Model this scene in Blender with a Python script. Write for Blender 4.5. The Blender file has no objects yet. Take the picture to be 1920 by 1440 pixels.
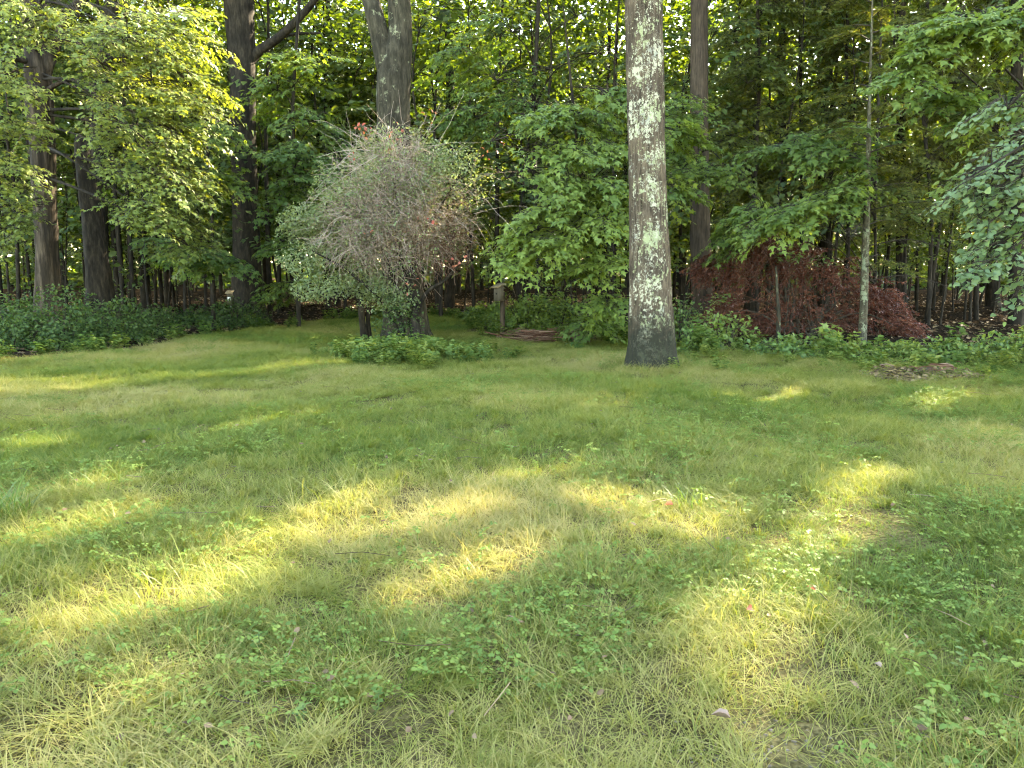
import bpy, math
import numpy as np
from mathutils import Vector

# ------------------------------------------------------------------ camera, sky, sun, exposure
sc = bpy.context.scene
COL = sc.collection
CAM_H, FPX, PITCH = 1.6, 1450.0, math.atan(220 / 1450.0)
SUN_AZ, SUN_EL = math.radians(40), math.radians(34)      # azimuth to the right of the view direction
cam_d = bpy.data.cameras.new('camera')
cam_d.sensor_width = 36
cam_d.angle = 2 * math.atan(960 / FPX)
cam_d.clip_start, cam_d.clip_end = 0.05, 2000
cam = bpy.data.objects.new('camera', cam_d)
COL.objects.link(cam)
cam.location = (0, 0, CAM_H)
cam.rotation_euler = (math.pi / 2 - PITCH, 0, 0)
sc.camera = cam

world = bpy.data.worlds.new('World')
sc.world = world
world.use_nodes = True
wn = world.node_tree
bg = wn.nodes['Background']
skyt = wn.nodes.new('ShaderNodeTexSky')
skyt.sky_type = 'NISHITA'
skyt.sun_disc = False
skyt.sun_elevation = SUN_EL
skyt.sun_rotation = SUN_AZ
skyt.air_density, skyt.dust_density, skyt.ozone_density = 1.0, 0.8, 1.0
wn.links.new(skyt.outputs[0], bg.inputs[0])
bg.inputs[1].default_value = 0.15

sun_d = bpy.data.lights.new('sun', 'SUN')
sun_d.energy = 4.2
sun_d.angle = math.radians(0.53)
sun_d.color = (1.0, 0.94, 0.82)
sun = bpy.data.objects.new('sun', sun_d)
COL.objects.link(sun)
SDIR = Vector((math.sin(SUN_AZ) * math.cos(SUN_EL), math.cos(SUN_AZ) * math.cos(SUN_EL), math.sin(SUN_EL)))
sun.location = SDIR * 60
sun.rotation_euler = (-SDIR).to_track_quat('-Z', 'Y').to_euler()

sc.view_settings.view_transform = 'Standard'
sc.view_settings.look = 'None'
sc.view_settings.exposure = 3.85
sc.view_settings.use_white_balance = True
sc.view_settings.white_balance_temperature = 8300
sc.view_settings.white_balance_tint = 6
sc.view_settings.gamma = 1.0
sc.render.engine = 'CYCLES'
cy = sc.cycles
cy.max_bounces, cy.diffuse_bounces, cy.glossy_bounces = 3, 2, 1
cy.transmission_bounces, cy.transparent_max_bounces = 4, 4
cy.filter_width = 1.15
cy.use_adaptive_sampling = True
cy.adaptive_threshold = 0.03
cy.use_denoising = True
cy.denoiser = 'OPENIMAGEDENOISE'
cy.denoising_input_passes = 'RGB_ALBEDO_NORMAL'
cy.caustics_reflective = cy.caustics_refractive = False
cy.sample_clamp_indirect = 6

# ------------------------------------------------------------------ helpers: pixels of the photograph to places
CT, ST = math.cos(PITCH), math.sin(PITCH)
def ray(px, py):
    u, v = (px - 960) / FPX, -(py - 720) / FPX
    return np.array([u, CT + v * ST, -ST + v * CT])
def gnd(px, py):
    d = ray(px, py)
    t = -CAM_H / d[2]
    return np.array([d[0] * t, d[1] * t, 0.0])
def at(px, py, Y):
    d = ray(px, py)
    t = Y / d[1]
    return np.array([d[0] * t, Y, CAM_H + d[2] * t])
def hgt(x, y):
    x = np.asarray(x, float); y = np.asarray(y, float)
    return (0.035 * np.sin(x * 0.9 + 1.3) * np.cos(y * 0.7) + 0.025 * np.sin(x * 2.1 + y * 1.7)
            + 0.012 * np.sin(x * 4.7 - y * 3.9 + 2) + 0.05 * np.sin(y * 0.33 + x * 0.21))
EDGE_X = [-40, -12, -8.8, -7.6, -7.0, -6, -4, -1.8, -.5, 1, 2.5, 3.5, 5, 7, 9, 12, 40]
EDGE_Y = [10, 12, 13.0, 15.0, 19.5, 22, 24.5, 24.5, 17.5, 16.5, 16.5, 14.5, 13.8, 13.0, 12.5, 11.5, 9]
def edge(x):
    return np.interp(x, EDGE_X, EDGE_Y)

# ------------------------------------------------------------------ helpers: meshes from numpy
class Buf:
    def __init__(s):
        s.v, s.f, s.n, s.t = [], [], 0, []
    def add(s, v, f, tint=0.5):
        v = np.asarray(v, np.float32).reshape(-1, 3)
        s.v.append(v)
        s.f.append(np.asarray(f, np.int32) + s.n)
        s.t.append(np.broadcast_to(np.asarray(tint, np.float32), (len(v),)))
        s.n += len(v)
        return s
    def mesh(s, name, mat=None, smooth=False, offset=None):
        me = bpy.data.meshes.new(name)
        if s.n == 0:
            return me
        V = np.concatenate(s.v)
        if offset is not None:
            V = V - np.asarray(offset, np.float32)
        loops = np.concatenate([f.ravel() for f in s.f])
        sizes = np.concatenate([np.full(len(f), f.shape[1], np.int32) for f in s.f])
        starts = np.concatenate([[0], np.cumsum(sizes)[:-1]]).astype(np.int32)
        me.vertices.add(len(V)); me.vertices.foreach_set('co', V.ravel())
        me.loops.add(len(loops)); me.loops.foreach_set('vertex_index', loops)
        me.polygons.add(len(sizes)); me.polygons.foreach_set('loop_start', starts)
        me.polygons.foreach_set('loop_total', sizes)
        if smooth:
            me.polygons.foreach_set('use_smooth', np.ones(len(sizes), bool))
        a = me.attributes.new('tint', 'FLOAT', 'POINT')
        a.data.foreach_set('value', np.concatenate(s.t))
        me.update(calc_edges=True)
        if mat: me.materials.append(mat)
        return me

def obj(name, me, parent=None, loc=None):
    o = bpy.data.objects.new(name, me)
    COL.objects.link(o)
    if parent is not None: o.parent = parent
    if loc is not None: o.location = loc
    return o
def tag(o, label=None, cat=None, group=None, kind=None):
    if label: o['label'] = label
    if cat: o['category'] = cat
    if group: o['group'] = group
    if kind: o['kind'] = kind
    return o
def thing(name, label, cat, loc, group=None):
    o = obj(name, None, None, tuple(float(c) for c in loc))
    return tag(o, label, cat, group)
def part(name, buf, mat, parent, smooth=False):
    if buf.n == 0: return None
    o = obj(name, buf.mesh(name, mat, smooth, offset=parent.location), parent)
    if name in FINE: o['kind'] = 'stuff'
    return o

FINE = {'crown', 'twigs', 'foliage', 'needles', 'leaves', 'branches', 'upper_crown', 'upper_branches', 'dry_twigs', 'long_whips', 'dead_twigs', 'stems', 'red_leaves'}   # far too many and too fine to pick apart
def norm(a):
    return a / np.maximum(np.linalg.norm(a, axis=-1, keepdims=True), 1e-9)

def catmull(pts, n):
    P = np.asarray(pts, float)
    if len(P) < 3:
        t = np.linspace(0, 1, n)[:, None]
        return P[0] * (1 - t) + P[-1] * t
    Q = np.vstack([2 * P[0] - P[1], P, 2 * P[-1] - P[-2]])
    u = np.linspace(0, len(P) - 1 - 1e-6, n)
    i = u.astype(int); t = (u - i)[:, None]
    a, b, c, d = Q[i], Q[i + 1], Q[i + 2], Q[i + 3]
    return 0.5 * ((2 * b) + (c - a) * t + (2 * a - 5 * b + 4 * c - d) * t ** 2 + (3 * b - a - 3 * c + d) * t ** 3)

def vnoise(a, b, seed=0, period=None):
    """smooth lattice noise of two arrays, in 0..1; period wraps the first axis"""
    r = np.random.default_rng(seed).random((64, 64))
    i, j = np.floor(a).astype(int), np.floor(b).astype(int)
    u, v = a - i, b - j
    u, v = u * u * (3 - 2 * u), v * v * (3 - 2 * v)
    w = (lambda k: k % period) if period else (lambda k: k % 64)
    i0, i1, j0, j1 = w(i) % 64, w(i + 1) % 64, j % 64, (j + 1) % 64
    return (r[i0, j0] * (1 - u) + r[i1, j0] * u) * (1 - v) + (r[i0, j1] * (1 - u) + r[i1, j1] * u) * v

def tube(buf, pts, rad, seg=8, tint=0.5, cap=True, relief=None):
    P = np.asarray(pts, float)
    R = np.broadcast_to(np.asarray(rad, float), (len(P),))
    T = norm(np.gradient(P, axis=0))
    ref = np.array([1.0, 0, 0]) if abs(T[0][0]) < 0.8 else np.array([0, 1.0, 0])
    N = norm(ref - T * (T @ ref)[:, None])
    B = np.cross(T, N)
    th = np.linspace(0, 2 * np.pi, seg, endpoint=False)
    rr = R[:, None] * np.ones(seg)
    if relief is not None:
        rr = relief(rr, th, P)
    V = P[:, None] + rr[..., None] * (np.cos(th)[None, :, None] * N[:, None] + np.sin(th)[None, :, None] * B[:, None])
    n = len(P)
    i, j = np.meshgrid(np.arange(n - 1), np.arange(seg), indexing='ij')
    k = (j + 1) % seg
    F = np.stack([i * seg + j, i * seg + k, (i + 1) * seg + k, (i + 1) * seg + j], -1).reshape(-1, 4)
    buf.add(V, F, tint)
    if cap:
        c = np.vstack([V[-1], P[-1] + T[-1] * R[-1] * .5])
        jj = np.arange(seg)
        buf.add(c, np.stack([jj, (jj + 1) % seg, np.full(seg, seg)], -1), tint)

def tubes(buf, P, R, seg=3, tint=0.5):
    """many thin tubes at once: P (N, k, 3) points, R (N, k) radii"""
    P = np.asarray(P, float); N_, k, _ = P.shape
    if N_ == 0: return
    R = np.broadcast_to(R, (N_, k))
    T = norm(np.gradient(P, axis=1))
    ref = np.where(np.abs(T[..., 2:3]) < 0.9, np.array([0, 0, 1.0]), np.array([1.0, 0, 0]))
    A = norm(np.cross(T, ref)); B = np.cross(T, A)
    th = np.arange(seg) * 2 * np.pi / seg
    V = P[:, :, None] + R[:, :, None, None] * (np.cos(th)[:, None] * A[:, :, None] + np.sin(th)[:, None] * B[:, :, None])
    i, j = np.meshgrid(np.arange(k - 1), np.arange(seg), indexing='ij')
    q = (j + 1) % seg
    F = np.stack([i * seg + j, i * seg + q, (i + 1) * seg + q, (i + 1) * seg + j], -1).reshape(-1, 4)
    FF = (F[None] + (np.arange(N_) * k * seg)[:, None, None]).reshape(-1, 4)
    tn = np.repeat(np.broadcast_to(tint, (N_,)), k * seg)
    buf.add(V, FF, tn)

# leaf templates: (verts, tris); the leaf grows along +y, face up +z
def fan(ring, c, droop):
    ring = np.array(ring, float); c = np.array(c, float)
    V = np.vstack([c, ring])
    z = -droop * ((V[:, 0] - c[0]) ** 2 + (V[:, 1] - c[1]) ** 2) + 0.22 * np.abs(V[:, 0])
    n = len(ring); i = np.arange(n)
    return np.column_stack([V, z - z[0]]), np.column_stack([np.zeros(n, int), 1 + i, 1 + (i + 1) % n])
_h = [(.36, -.02), (.24, .2), (.56, .5), (.2, .5)]
MAPLE = fan([(0, .06)] + _h + [(0, 1)] + [(-x, y) for x, y in _h[::-1]], (0, .32), .5)
RHOMB = (np.array([(0, 0, 0), (.36, .42, .09), (0, 1, -.08), (-.36, .42, .09)], float), np.array([(0, 1, 2), (0, 2, 3)]))
NEEDLE = (np.array([(0, 0, 0), (.13, .5, .02), (0, 1, 0), (-.13, .5, .02)], float), np.array([(0, 1, 2), (0, 2, 3)]))
OVAL = (np.array([(0, 0, 0), (.3, .25, .07), (.3, .62, .06), (0, 1, -.1), (-.3, .62, .06), (-.3, .25, .07)], float),
        np.array([(0, 1, 2), (0, 2, 3), (0, 3, 4), (0, 4, 5)]))
_b = [(.3, .06), (.46, .3), (.36, .62)]
HEART = fan([(0, .1)] + _b + [(0, 1)] + [(-x, y) for x, y in _b[::-1]], (0, .4), .35)

def leaves(buf, tmpl, pos, ax, nrm, size, tint):
    """pos, ax (axis), nrm (N,3); size, tint (N,)"""
    tv, tf = tmpl
    ax = norm(ax)
    nrm = norm(nrm - ax * np.sum(nrm * ax, -1, keepdims=True))
    sx = np.cross(ax, nrm)
    V = pos[:, None] + size[:, None, None] * (tv[None, :, 0:1] * sx[:, None] + tv[None, :, 1:2] * ax[:, None] + tv[None, :, 2:3] * nrm[:, None])
    F = (tf[None] + (np.arange(len(pos)) * len(tv))[:, None, None]).reshape(-1, 3)
    buf.add(V, F, np.repeat(tint, len(tv)))

# where the sun comes through the crowns: gaps in the leaf canopy, as capsules on the lawn (x0,y0,x1,y1,half width)
GAPS = []
def gap(px0, py0, px1, py1, w):
    a, b = gnd(px0, py0), gnd(px1, py1)
    GAPS.append((a[0], a[1], b[0], b[1], w * 1.1))
def in_gap(pos, rng, soft=.2):
    t = pos[:, 2] / SDIR.z
    g = pos[:, :2] - np.array([SDIR.x, SDIR.y]) * t[:, None]
    out = np.zeros(len(pos), bool)
    for x0, y0, x1, y1, w in GAPS:
        d = np.array([x1 - x0, y1 - y0]); L = max(d @ d, 1e-6)
        q = np.clip(((g - (x0, y0)) @ d) / L, 0, 1)
        dist = np.hypot(*(g - (x0, y0) - q[:, None] * d).T)
        out |= dist < w + rng.normal(0, soft * .5, len(pos))
    return out

# a spray: flat leafy branch end growing along +y, one unit long
def spray_template(seed, nside=7, per=5, lspace=.085, flat=.22):
    r = np.random.default_rng(seed)
    pos, ax, nr, tw = [], [], [], []
    axis = lambda t: np.array([.06 * math.sin(t * 5 + seed), t, .05 * math.sin(t * 3 + seed) - .16 * t * t])
    tw.append([axis(t) for t in (0, .5, 1)])
    for i in range(nside):
        t = .08 + .9 * i / (nside - 1)
        for sgn in (-1, 1):
            a = math.radians(52 - 22 * t + r.normal(0, 7)) * sgn
            L = (.5 - .33 * t) * r.uniform(.7, 1.2)
            d = np.array([math.sin(a), math.cos(a), -.12 + r.normal(0, .07)])
            p0 = axis(t)
            end = p0 + d * L - np.array([0, 0, .25 * L * L])
            if (i % 2 == 0) == (sgn > 0): tw.append([p0 + (end - p0) * q + np.array([0, 0, .04 * math.sin(q * 3.1)]) * L for q in (0, .5, 1)])
            m = max(2, int(L / lspace))
            for k in range(m):
                q = (k + .6) / m
                s2 = 1 if (k % 2) else -1
                a2 = a + s2 * math.radians(r.uniform(15, 75)) * (1 - q * .6)
                dd = np.array([math.sin(a2), math.cos(a2), -.28 + r.normal(0, .2)])
                pos.append(p0 + d * L * q + dd * .035 + r.normal(0, .015, 3))
                ax.append(dd)
                nr.append(np.array([r.normal(0, flat), r.normal(0, flat), 1.0]))
    return np.array(pos), norm(np.array(ax)), norm(np.array(nr)), np.array(tw)
SPRAYS = [spray_template(s) for s in range(6)]
THIN = [spray_template(s + 20, 5, 4, .14, .3) for s in range(5)]

def frames(out, droop, rng, roll=.2):
    """spray frames from an outward direction (N,3)"""
    n = len(out)
    y = norm(out * np.array([1, 1, .35]) + np.column_stack([np.zeros((n, 2)), -droop]))
    up = norm(np.column_stack([rng.normal(0, roll, (n, 2)), np.ones(n)]))
    x = norm(np.cross(y, up)); z = np.cross(x, y)
    return np.stack([x, y, z], -1)

def sprays(leafbuf, twigbuf, base, frm, scale, rng, tmpl=MAPLE, lsize=.13, lib=SPRAYS, carve=True, keep=1.0, tvar=.18, tbase=.5, twig_r=.004):
    pick = rng.integers(0, len(lib), len(base))
    for k, (p, a, n, tw) in enumerate(lib):
        I = np.where(pick == k)[0]
        if len(I) == 0: continue
        M = frm[I]
        P = base[I][:, None] + scale[I][:, None, None] * np.einsum('nij,mj->nmi', M, p)
        A = np.einsum('nij,mj->nmi', M, a); N = np.einsum('nij,mj->nmi', M, n)
        st = np.clip(rng.normal(tbase, tvar, len(I)), 0, 1)
        tn = np.clip(st[:, None] + rng.normal(0, .14, P.shape[:2]), 0, 1)
        sz = lsize * rng.uniform(.6, 1.2, P.shape[:2])
        P, A, N, tn, sz = P.reshape(-1, 3), A.reshape(-1, 3), N.reshape(-1, 3), tn.ravel(), sz.ravel()
        ok = rng.random(len(P)) < keep
        if carve: ok &= ~in_gap(P, rng)
        leaves(leafbuf, tmpl, P[ok], A[ok], N[ok] + rng.normal(0, .18, N[ok].shape), sz[ok], tn[ok])
        if twigbuf is not None:
            T = base[I][:, None, None] + scale[I][:, None, None, None] * np.einsum('nij,mkj->nmki', M, tw)
            mid = T[:, :, 1].reshape(-1, 3)
            T = T.reshape(-1, T.shape[2], 3)
            if carve: T = T[~in_gap(mid, rng)]
            if len(T): tubes(twigbuf, T, np.linspace(1.6, .5, T.shape[1])[None] * twig_r, 3)

def ell(rng, n, c, r, shell=.35):
    """points in an ellipsoid, more of them near its skin"""
    d = norm(rng.normal(size=(n, 3)))
    q = rng.random(n) ** shell
    return np.asarray(c) + d * q[:, None] * np.asarray(r)

# ------------------------------------------------------------------ materials
def nodes(name):
    m = bpy.data.materials.new(name); m.use_nodes = True
    t = m.node_tree; t.nodes.clear()
    o = t.nodes.new('ShaderNodeOutputMaterial')
    return m, t, o
def N(t, kind, **kw):
    n = t.nodes.new('ShaderNode' + kind)
    for k, v in kw.items(): setattr(n, k, v)
    return n
def ramp(t, stops, interp='LINEAR'):
    r = t.nodes.new('ShaderNodeValToRGB'); r.color_ramp.interpolation = interp
    e = r.color_ramp.elements
    while len(e) < len(stops): e.new(.5)
    for q, (p, c) in zip(e, stops):
        q.position = p; q.color = (*c, 1) if len(c) == 3 else c
    return r
def leaf_mat(name, a, b, c, trans=.42, gloss=.035, tcol=(1.9, 1.75, .55), attr='GEOMETRY', rough=.5):
    m, t, o = nodes(name)
    at_ = N(t, 'Attribute', attribute_name='tint', attribute_type=attr)
    rp = ramp(t, [(0, a), (.5, b), (1, c)])
    t.links.new(at_.outputs['Fac'], rp.inputs[0])
    d = N(t, 'BsdfDiffuse'); tr = N(t, 'BsdfTranslucent'); g = N(t, 'BsdfGlossy')
    g.inputs['Roughness'].default_value = rough
    g.inputs['Color'].default_value = (.9, .95, 1, 1)
    mul = N(t, 'Mix', data_type='RGBA', blend_type='MULTIPLY')
    mul.inputs['Factor'].default_value = 1
    t.links.new(rp.outputs[0], mul.inputs['A']); mul.inputs['B'].default_value = (*tcol, 1)
    t.links.new(rp.outputs[0], d.inputs[0]); t.links.new(mul.outputs['Result'], tr.inputs[0])
    m1 = N(t, 'MixShader'); m1.inputs[0].default_value = trans
    t.links.new(d.outputs[0], m1.inputs[1]); t.links.new(tr.outputs[0], m1.inputs[2])
    fr = N(t, 'LayerWeight'); fr.inputs['Blend'].default_value = .25
    mm = N(t, 'Math', operation='MULTIPLY'); mm.inputs[1].default_value = gloss * 4
    ad = N(t, 'Math', operation='ADD'); ad.inputs[1].default_value = gloss * .5
    t.links.new(fr.outputs['Fresnel'], mm.inputs[0]); t.links.new(mm.outputs[0], ad.inputs[0])
    m2 = N(t, 'MixShader'); t.links.new(ad.outputs[0], m2.inputs[0])
    t.links.new(m1.outputs[0], m2.inputs[1]); t.links.new(g.outputs[0], m2.inputs[2])
    t.links.new(m2.outputs[0], o.inputs[0])
    return m
def bark_mat(name, dark, mid, light, zs=.25, scale=14, bump=.6, lichen=None, moss=0.0):
    m, t, o = nodes(name)
    tc = N(t, 'TexCoord'); mp = N(t, 'Mapping'); mp.inputs['Scale'].default_value = (1, 1, zs)
    t.links.new(tc.outputs['Object'], mp.inputs[0])
    n1 = N(t, 'TexNoise'); n1.inputs['Scale'].default_value = scale; n1.inputs['Detail'].default_value = 7; n1.inputs['Roughness'].default_value = .65
    t.links.new(mp.outputs[0], n1.inputs['Vector'])
    rp = ramp(t, [(.3, dark), (.5, mid), (.72, light)])
    t.links.new(n1.outputs['Fac'], rp.inputs[0])
    col = rp.outputs[0]
    n2 = N(t, 'TexNoise'); n2.inputs['Scale'].default_value = 1.7; n2.inputs['Detail'].default_value = 3
    t.links.new(tc.outputs['Object'], n2.inputs['Vector'])
    r2 = ramp(t, [(.35, (.65, .62, .6)), (.65, (1.15, 1.1, 1.0))])
    t.links.new(n2.outputs['Fac'], r2.inputs[0])
    mu = N(t, 'Mix', data_type='RGBA', blend_type='MULTIPLY'); mu.inputs['Factor'].default_value = 1
    t.links.new(col, mu.inputs['A']); t.links.new(r2.outputs[0], mu.inputs['B']); col = mu.outputs['Result']
    if lichen:
        for (c, sc_, lo, hi, dirv, wdir, seed) in lichen:
            nn = N(t, 'TexNoise', noise_dimensions='4D'); nn.inputs['W'].default_value = seed
            nn.inputs['Scale'].default_value = sc_; nn.inputs['Detail'].default_value = 5; nn.inputs['Roughness'].default_value = .8
            mp2 = N(t, 'Mapping'); mp2.inputs['Scale'].default_value = (1, 1, .8)
            t.links.new(tc.outputs['Object'], mp2.inputs[0]); t.links.new(mp2.outputs[0], nn.inputs['Vector'])
            dt = N(t, 'VectorMath', operation='DOT_PRODUCT'); dt.inputs[1].default_value = dirv
            t.links.new(tc.outputs['Normal'], dt.inputs[0])
            big = N(t, 'TexNoise', noise_dimensions='4D'); big.inputs['W'].default_value = seed + 3; big.inputs['Scale'].default_value = 3.2; big.inputs['Detail'].default_value = 2
            t.links.new(tc.outputs['Object'], big.inputs['Vector'])
            a1 = N(t, 'Math', operation='MULTIPLY_ADD'); a1.inputs[1].default_value = wdir
            t.links.new(dt.outputs['Value'], a1.inputs[0]); t.links.new(nn.outputs['Fac'], a1.inputs[2])
            a2 = N(t, 'Math', operation='MULTIPLY_ADD'); a2.inputs[1].default_value = .5
            t.links.new(big.outputs['Fac'], a2.inputs[0]); t.links.new(a1.outputs[0], a2.inputs[2])
            rr = ramp(t, [(lo, (0, 0, 0)), (hi, (1, 1, 1))])
            t.links.new(a2.outputs[0], rr.inputs[0])
            mx = N(t, 'Mix', data_type='RGBA'); t.links.new(rr.outputs[0], mx.inputs['Factor'])
            t.links.new(col, mx.inputs['A']); mx.inputs['B'].default_value = (*c, 1); col = mx.outputs['Result']
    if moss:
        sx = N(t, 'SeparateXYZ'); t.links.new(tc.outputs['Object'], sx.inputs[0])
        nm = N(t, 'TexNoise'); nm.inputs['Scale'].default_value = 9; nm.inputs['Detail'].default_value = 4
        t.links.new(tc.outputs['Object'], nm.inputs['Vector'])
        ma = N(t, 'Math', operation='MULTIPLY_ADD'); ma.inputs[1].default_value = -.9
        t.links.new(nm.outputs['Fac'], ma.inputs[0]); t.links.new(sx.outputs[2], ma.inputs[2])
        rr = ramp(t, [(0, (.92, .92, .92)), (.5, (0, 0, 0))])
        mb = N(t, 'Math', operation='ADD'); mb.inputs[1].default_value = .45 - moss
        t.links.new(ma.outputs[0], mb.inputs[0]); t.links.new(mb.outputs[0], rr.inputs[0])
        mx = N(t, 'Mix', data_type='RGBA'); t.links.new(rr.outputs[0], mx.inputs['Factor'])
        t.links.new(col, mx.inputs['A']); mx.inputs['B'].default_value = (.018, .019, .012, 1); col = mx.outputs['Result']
    bs = N(t, 'BsdfPrincipled'); bs.inputs['Roughness'].default_value = .9; bs.inputs['Specular IOR Level'].default_value = .15
    t.links.new(col, bs.inputs['Base Color'])
    bp = N(t, 'Bump'); bp.inputs['Strength'].default_value = bump; bp.inputs['Distance'].default_value = .03
    t.links.new(n1.outputs['Fac'], bp.inputs['Height']); t.links.new(bp.outputs[0], bs.inputs['Normal'])
    t.links.new(bs.outputs[0], o.inputs[0])
    return m
def flat_mat(name, a, b, scale=9, rough=.85, stretch=(1, 1, 1), bump=.3):
    m, t, o = nodes(name)
    tc = N(t, 'TexCoord'); mp = N(t, 'Mapping'); mp.inputs['Scale'].default_value = stretch
    t.links.new(tc.outputs['Object'], mp.inputs[0])
    n = N(t, 'TexNoise'); n.inputs['Scale'].default_value = scale; n.inputs['Detail'].default_value = 6
    t.links.new(mp.outputs[0], n.inputs['Vector'])
    r = ramp(t, [(.35, a), (.68, b)]); t.links.new(n.outputs['Fac'], r.inputs[0])
    bs = N(t, 'BsdfPrincipled'); bs.inputs['Roughness'].default_value = rough; bs.inputs['Specular IOR Level'].default_value = .2
    t.links.new(r.outputs[0], bs.inputs['Base Color'])
    bp = N(t, 'Bump'); bp.inputs['Strength'].default_value = bump; bp.inputs['Distance'].default_value = .02
    t.links.new(n.outputs['Fac'], bp.inputs['Height']); t.links.new(bp.outputs[0], bs.inputs['Normal'])
    t.links.new(bs.outputs[0], o.inputs[0])
    return m
def tint_mat(name, a, b, c):
    m, t, o = nodes(name)
    at_ = N(t, 'Attribute', attribute_name='tint'); rp = ramp(t, [(0, a), (.5, b), (1, c)])
    t.links.new(at_.outputs['Fac'], rp.inputs[0])
    d = N(t, 'BsdfDiffuse'); t.links.new(rp.outputs[0], d.inputs[0]); t.links.new(d.outputs[0], o.inputs[0])
    return m

M = {}
M['maple'] = leaf_mat('maple_leaf', (.06, .11, .024), (.125, .185, .042), (.20, .26, .06), .5, gloss=.03)
M['maple_y'] = leaf_mat('maple_leaf_yellowish', (.09, .125, .03), (.14, .18, .042), (.21, .24, .062), .45, gloss=.03)
M['wood_leaf'] = leaf_mat('woodland_leaf', (.032, .055, .013), (.056, .088, .018), (.10, .13, .026), .46, tcol=(2.1, 2.0, .5))
M['canopy'] = leaf_mat('canopy_leaf', (.035, .06, .015), (.05, .085, .02), (.08, .11, .03), .3)
M['basswood'] = leaf_mat('broad_leaf', (.06, .105, .04), (.10, .155, .065), (.155, .21, .095), .4, gloss=.04)
M['bush_leaf'] = leaf_mat('bush_leaf', (.10, .145, .06), (.16, .20, .09), (.24, .27, .14), .35)
M['bush_dry'] = leaf_mat('dry_bush_leaf', (.10, .075, .045), (.19, .14, .09), (.30, .23, .16), .3, tcol=(1.4, 1.2, .7))
M['shrub'] = leaf_mat('shrub_leaf', (.03, .058, .016), (.05, .088, .024), (.095, .135, .042), .35, gloss=.02)
M['weed'] = leaf_mat('weed_leaf', (.055, .11, .03), (.10, .17, .045), (.18, .23, .06), .4)
M['hemlock'] = leaf_mat('hemlock_needle', (.075, .10, .026), (.125, .145, .038), (.19, .19, .06), .45, gloss=.02)
M['dead'] = leaf_mat('dead_needle', (.05, .013, .007), (.115, .032, .017), (.21, .08, .045), .25, tcol=(1.4, 1, .9))
M['red_leaf'] = leaf_mat('red_leaf', (.22, .05, .035), (.32, .09, .05), (.4, .18, .08), .4, tcol=(1.4, 1, .8))
M['litter'] = leaf_mat('dead_leaf', (.055, .032, .015), (.14, .085, .042), (.30, .21, .11), .1, tcol=(1.2, 1, .8))
M['bark_dark'] = bark_mat('dark_bark', (.009, .0075, .006), (.024, .020, .015), (.058, .048, .036))
M['bark_grey'] = bark_mat('grey_bark', (.016, .015, .010), (.04, .036, .025), (.085, .075, .054), lichen=[((.2, .2, .12), 5, .92, 1.0, (-.3, -1, 0), .1, 2)])
M['bark_red'] = bark_mat('reddish_bark', (.02, .016, .012), (.055, .042, .031), (.10, .075, .053), zs=.12, scale=20)
M['bark_peel'] = bark_mat('peeling_bark', (.014, .011, .008), (.036, .028, .02), (.14, .108, .08), zs=.1, scale=9)
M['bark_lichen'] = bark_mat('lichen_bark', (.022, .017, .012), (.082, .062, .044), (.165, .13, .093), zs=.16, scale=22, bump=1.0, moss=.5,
    lichen=[((.25, .245, .195), 19, .93, .985, (-.35, -.9, 0), .10, 1), ((.26, .275, .15), 15, .935, .975, (.1, -1, 0), .15, 7), ((.37, .35, .25), 22, .95, .985, (-.2, -1, 0), .15, 13)])
M['bark_pale'] = bark_mat('pale_bark', (.035, .032, .022), (.08, .072, .05), (.15, .14, .10), zs=.4, scale=30, lichen=[((.2, .22, .14), 14, .88, .94, (-.3, -1, 0), .1, 5)])
M['twig'] = flat_mat('twig', (.025, .02, .015), (.06, .048, .036), 20)
M['twig_pale'] = tint_mat('dry_twig', (.15, .105, .08), (.31, .225, .175), (.48, .39, .32))
M['twig_red'] = tint_mat('red_twig', (.06, .026, .016), (.13, .065, .042), (.24, .16, .11))
M['stem_green'] = flat_mat('green_stem', (.06, .09, .03), (.12, .15, .05), 20)

def grass_mat(name, stops, trans=.4):
    m, t, o = nodes(name)
    ai = N(t, 'Attribute', attribute_name='tone', attribute_type='INSTANCER')
    ag = N(t, 'Attribute', attribute_name='tint')
    ma = N(t, 'Math', operation='MULTIPLY_ADD'); ma.inputs[1].default_value = .7
    sb = N(t, 'Math', operation='SUBTRACT'); sb.inputs[1].default_value = .35
    t.links.new(ag.outputs['Fac'], ma.inputs[0]); t.links.new(ai.outputs['Fac'], ma.inputs[2])
    t.links.new(ma.outputs[0], sb.inputs[0])
    rp = ramp(t, stops); t.links.new(sb.outputs[0], rp.inputs[0])
    d = N(t, 'BsdfDiffuse'); tr = N(t, 'BsdfTranslucent')
    mul = N(t, 'Mix', data_type='RGBA', blend_type='MULTIPLY'); mul.inputs['Factor'].default_value = 1
    t.links.new(rp.outputs[0], mul.inputs['A']); mul.inputs['B'].default_value = (1.6, 1.5, .8, 1)
    t.links.new(rp.outputs[0], d.inputs[0]); t.links.new(mul.outputs['Result'], tr.inputs[0])
    m1 = N(t, 'MixShader'); m1.inputs[0].default_value = trans
    t.links.new(d.outputs[0], m1.inputs[1]); t.links.new(tr.outputs[0], m1.inputs[2])
    g = N(t, 'BsdfGlossy'); g.inputs['Roughness'].default_value = .5
    m2 = N(t, 'MixShader'); m2.inputs[0].default_value = .02
    t.links.new(m1.outputs[0], m2.inputs[1]); t.links.new(g.outputs[0], m2.inputs[2])
    t.links.new(m2.outputs[0], o.inputs[0])
    return m
M['grass'] = grass_mat('grass_blade', [(0, (.085, .132, .022)), (.35, (.16, .185, .034)), (.62, (.225, .228, .06)), (1, (.34, .29, .115))])
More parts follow.
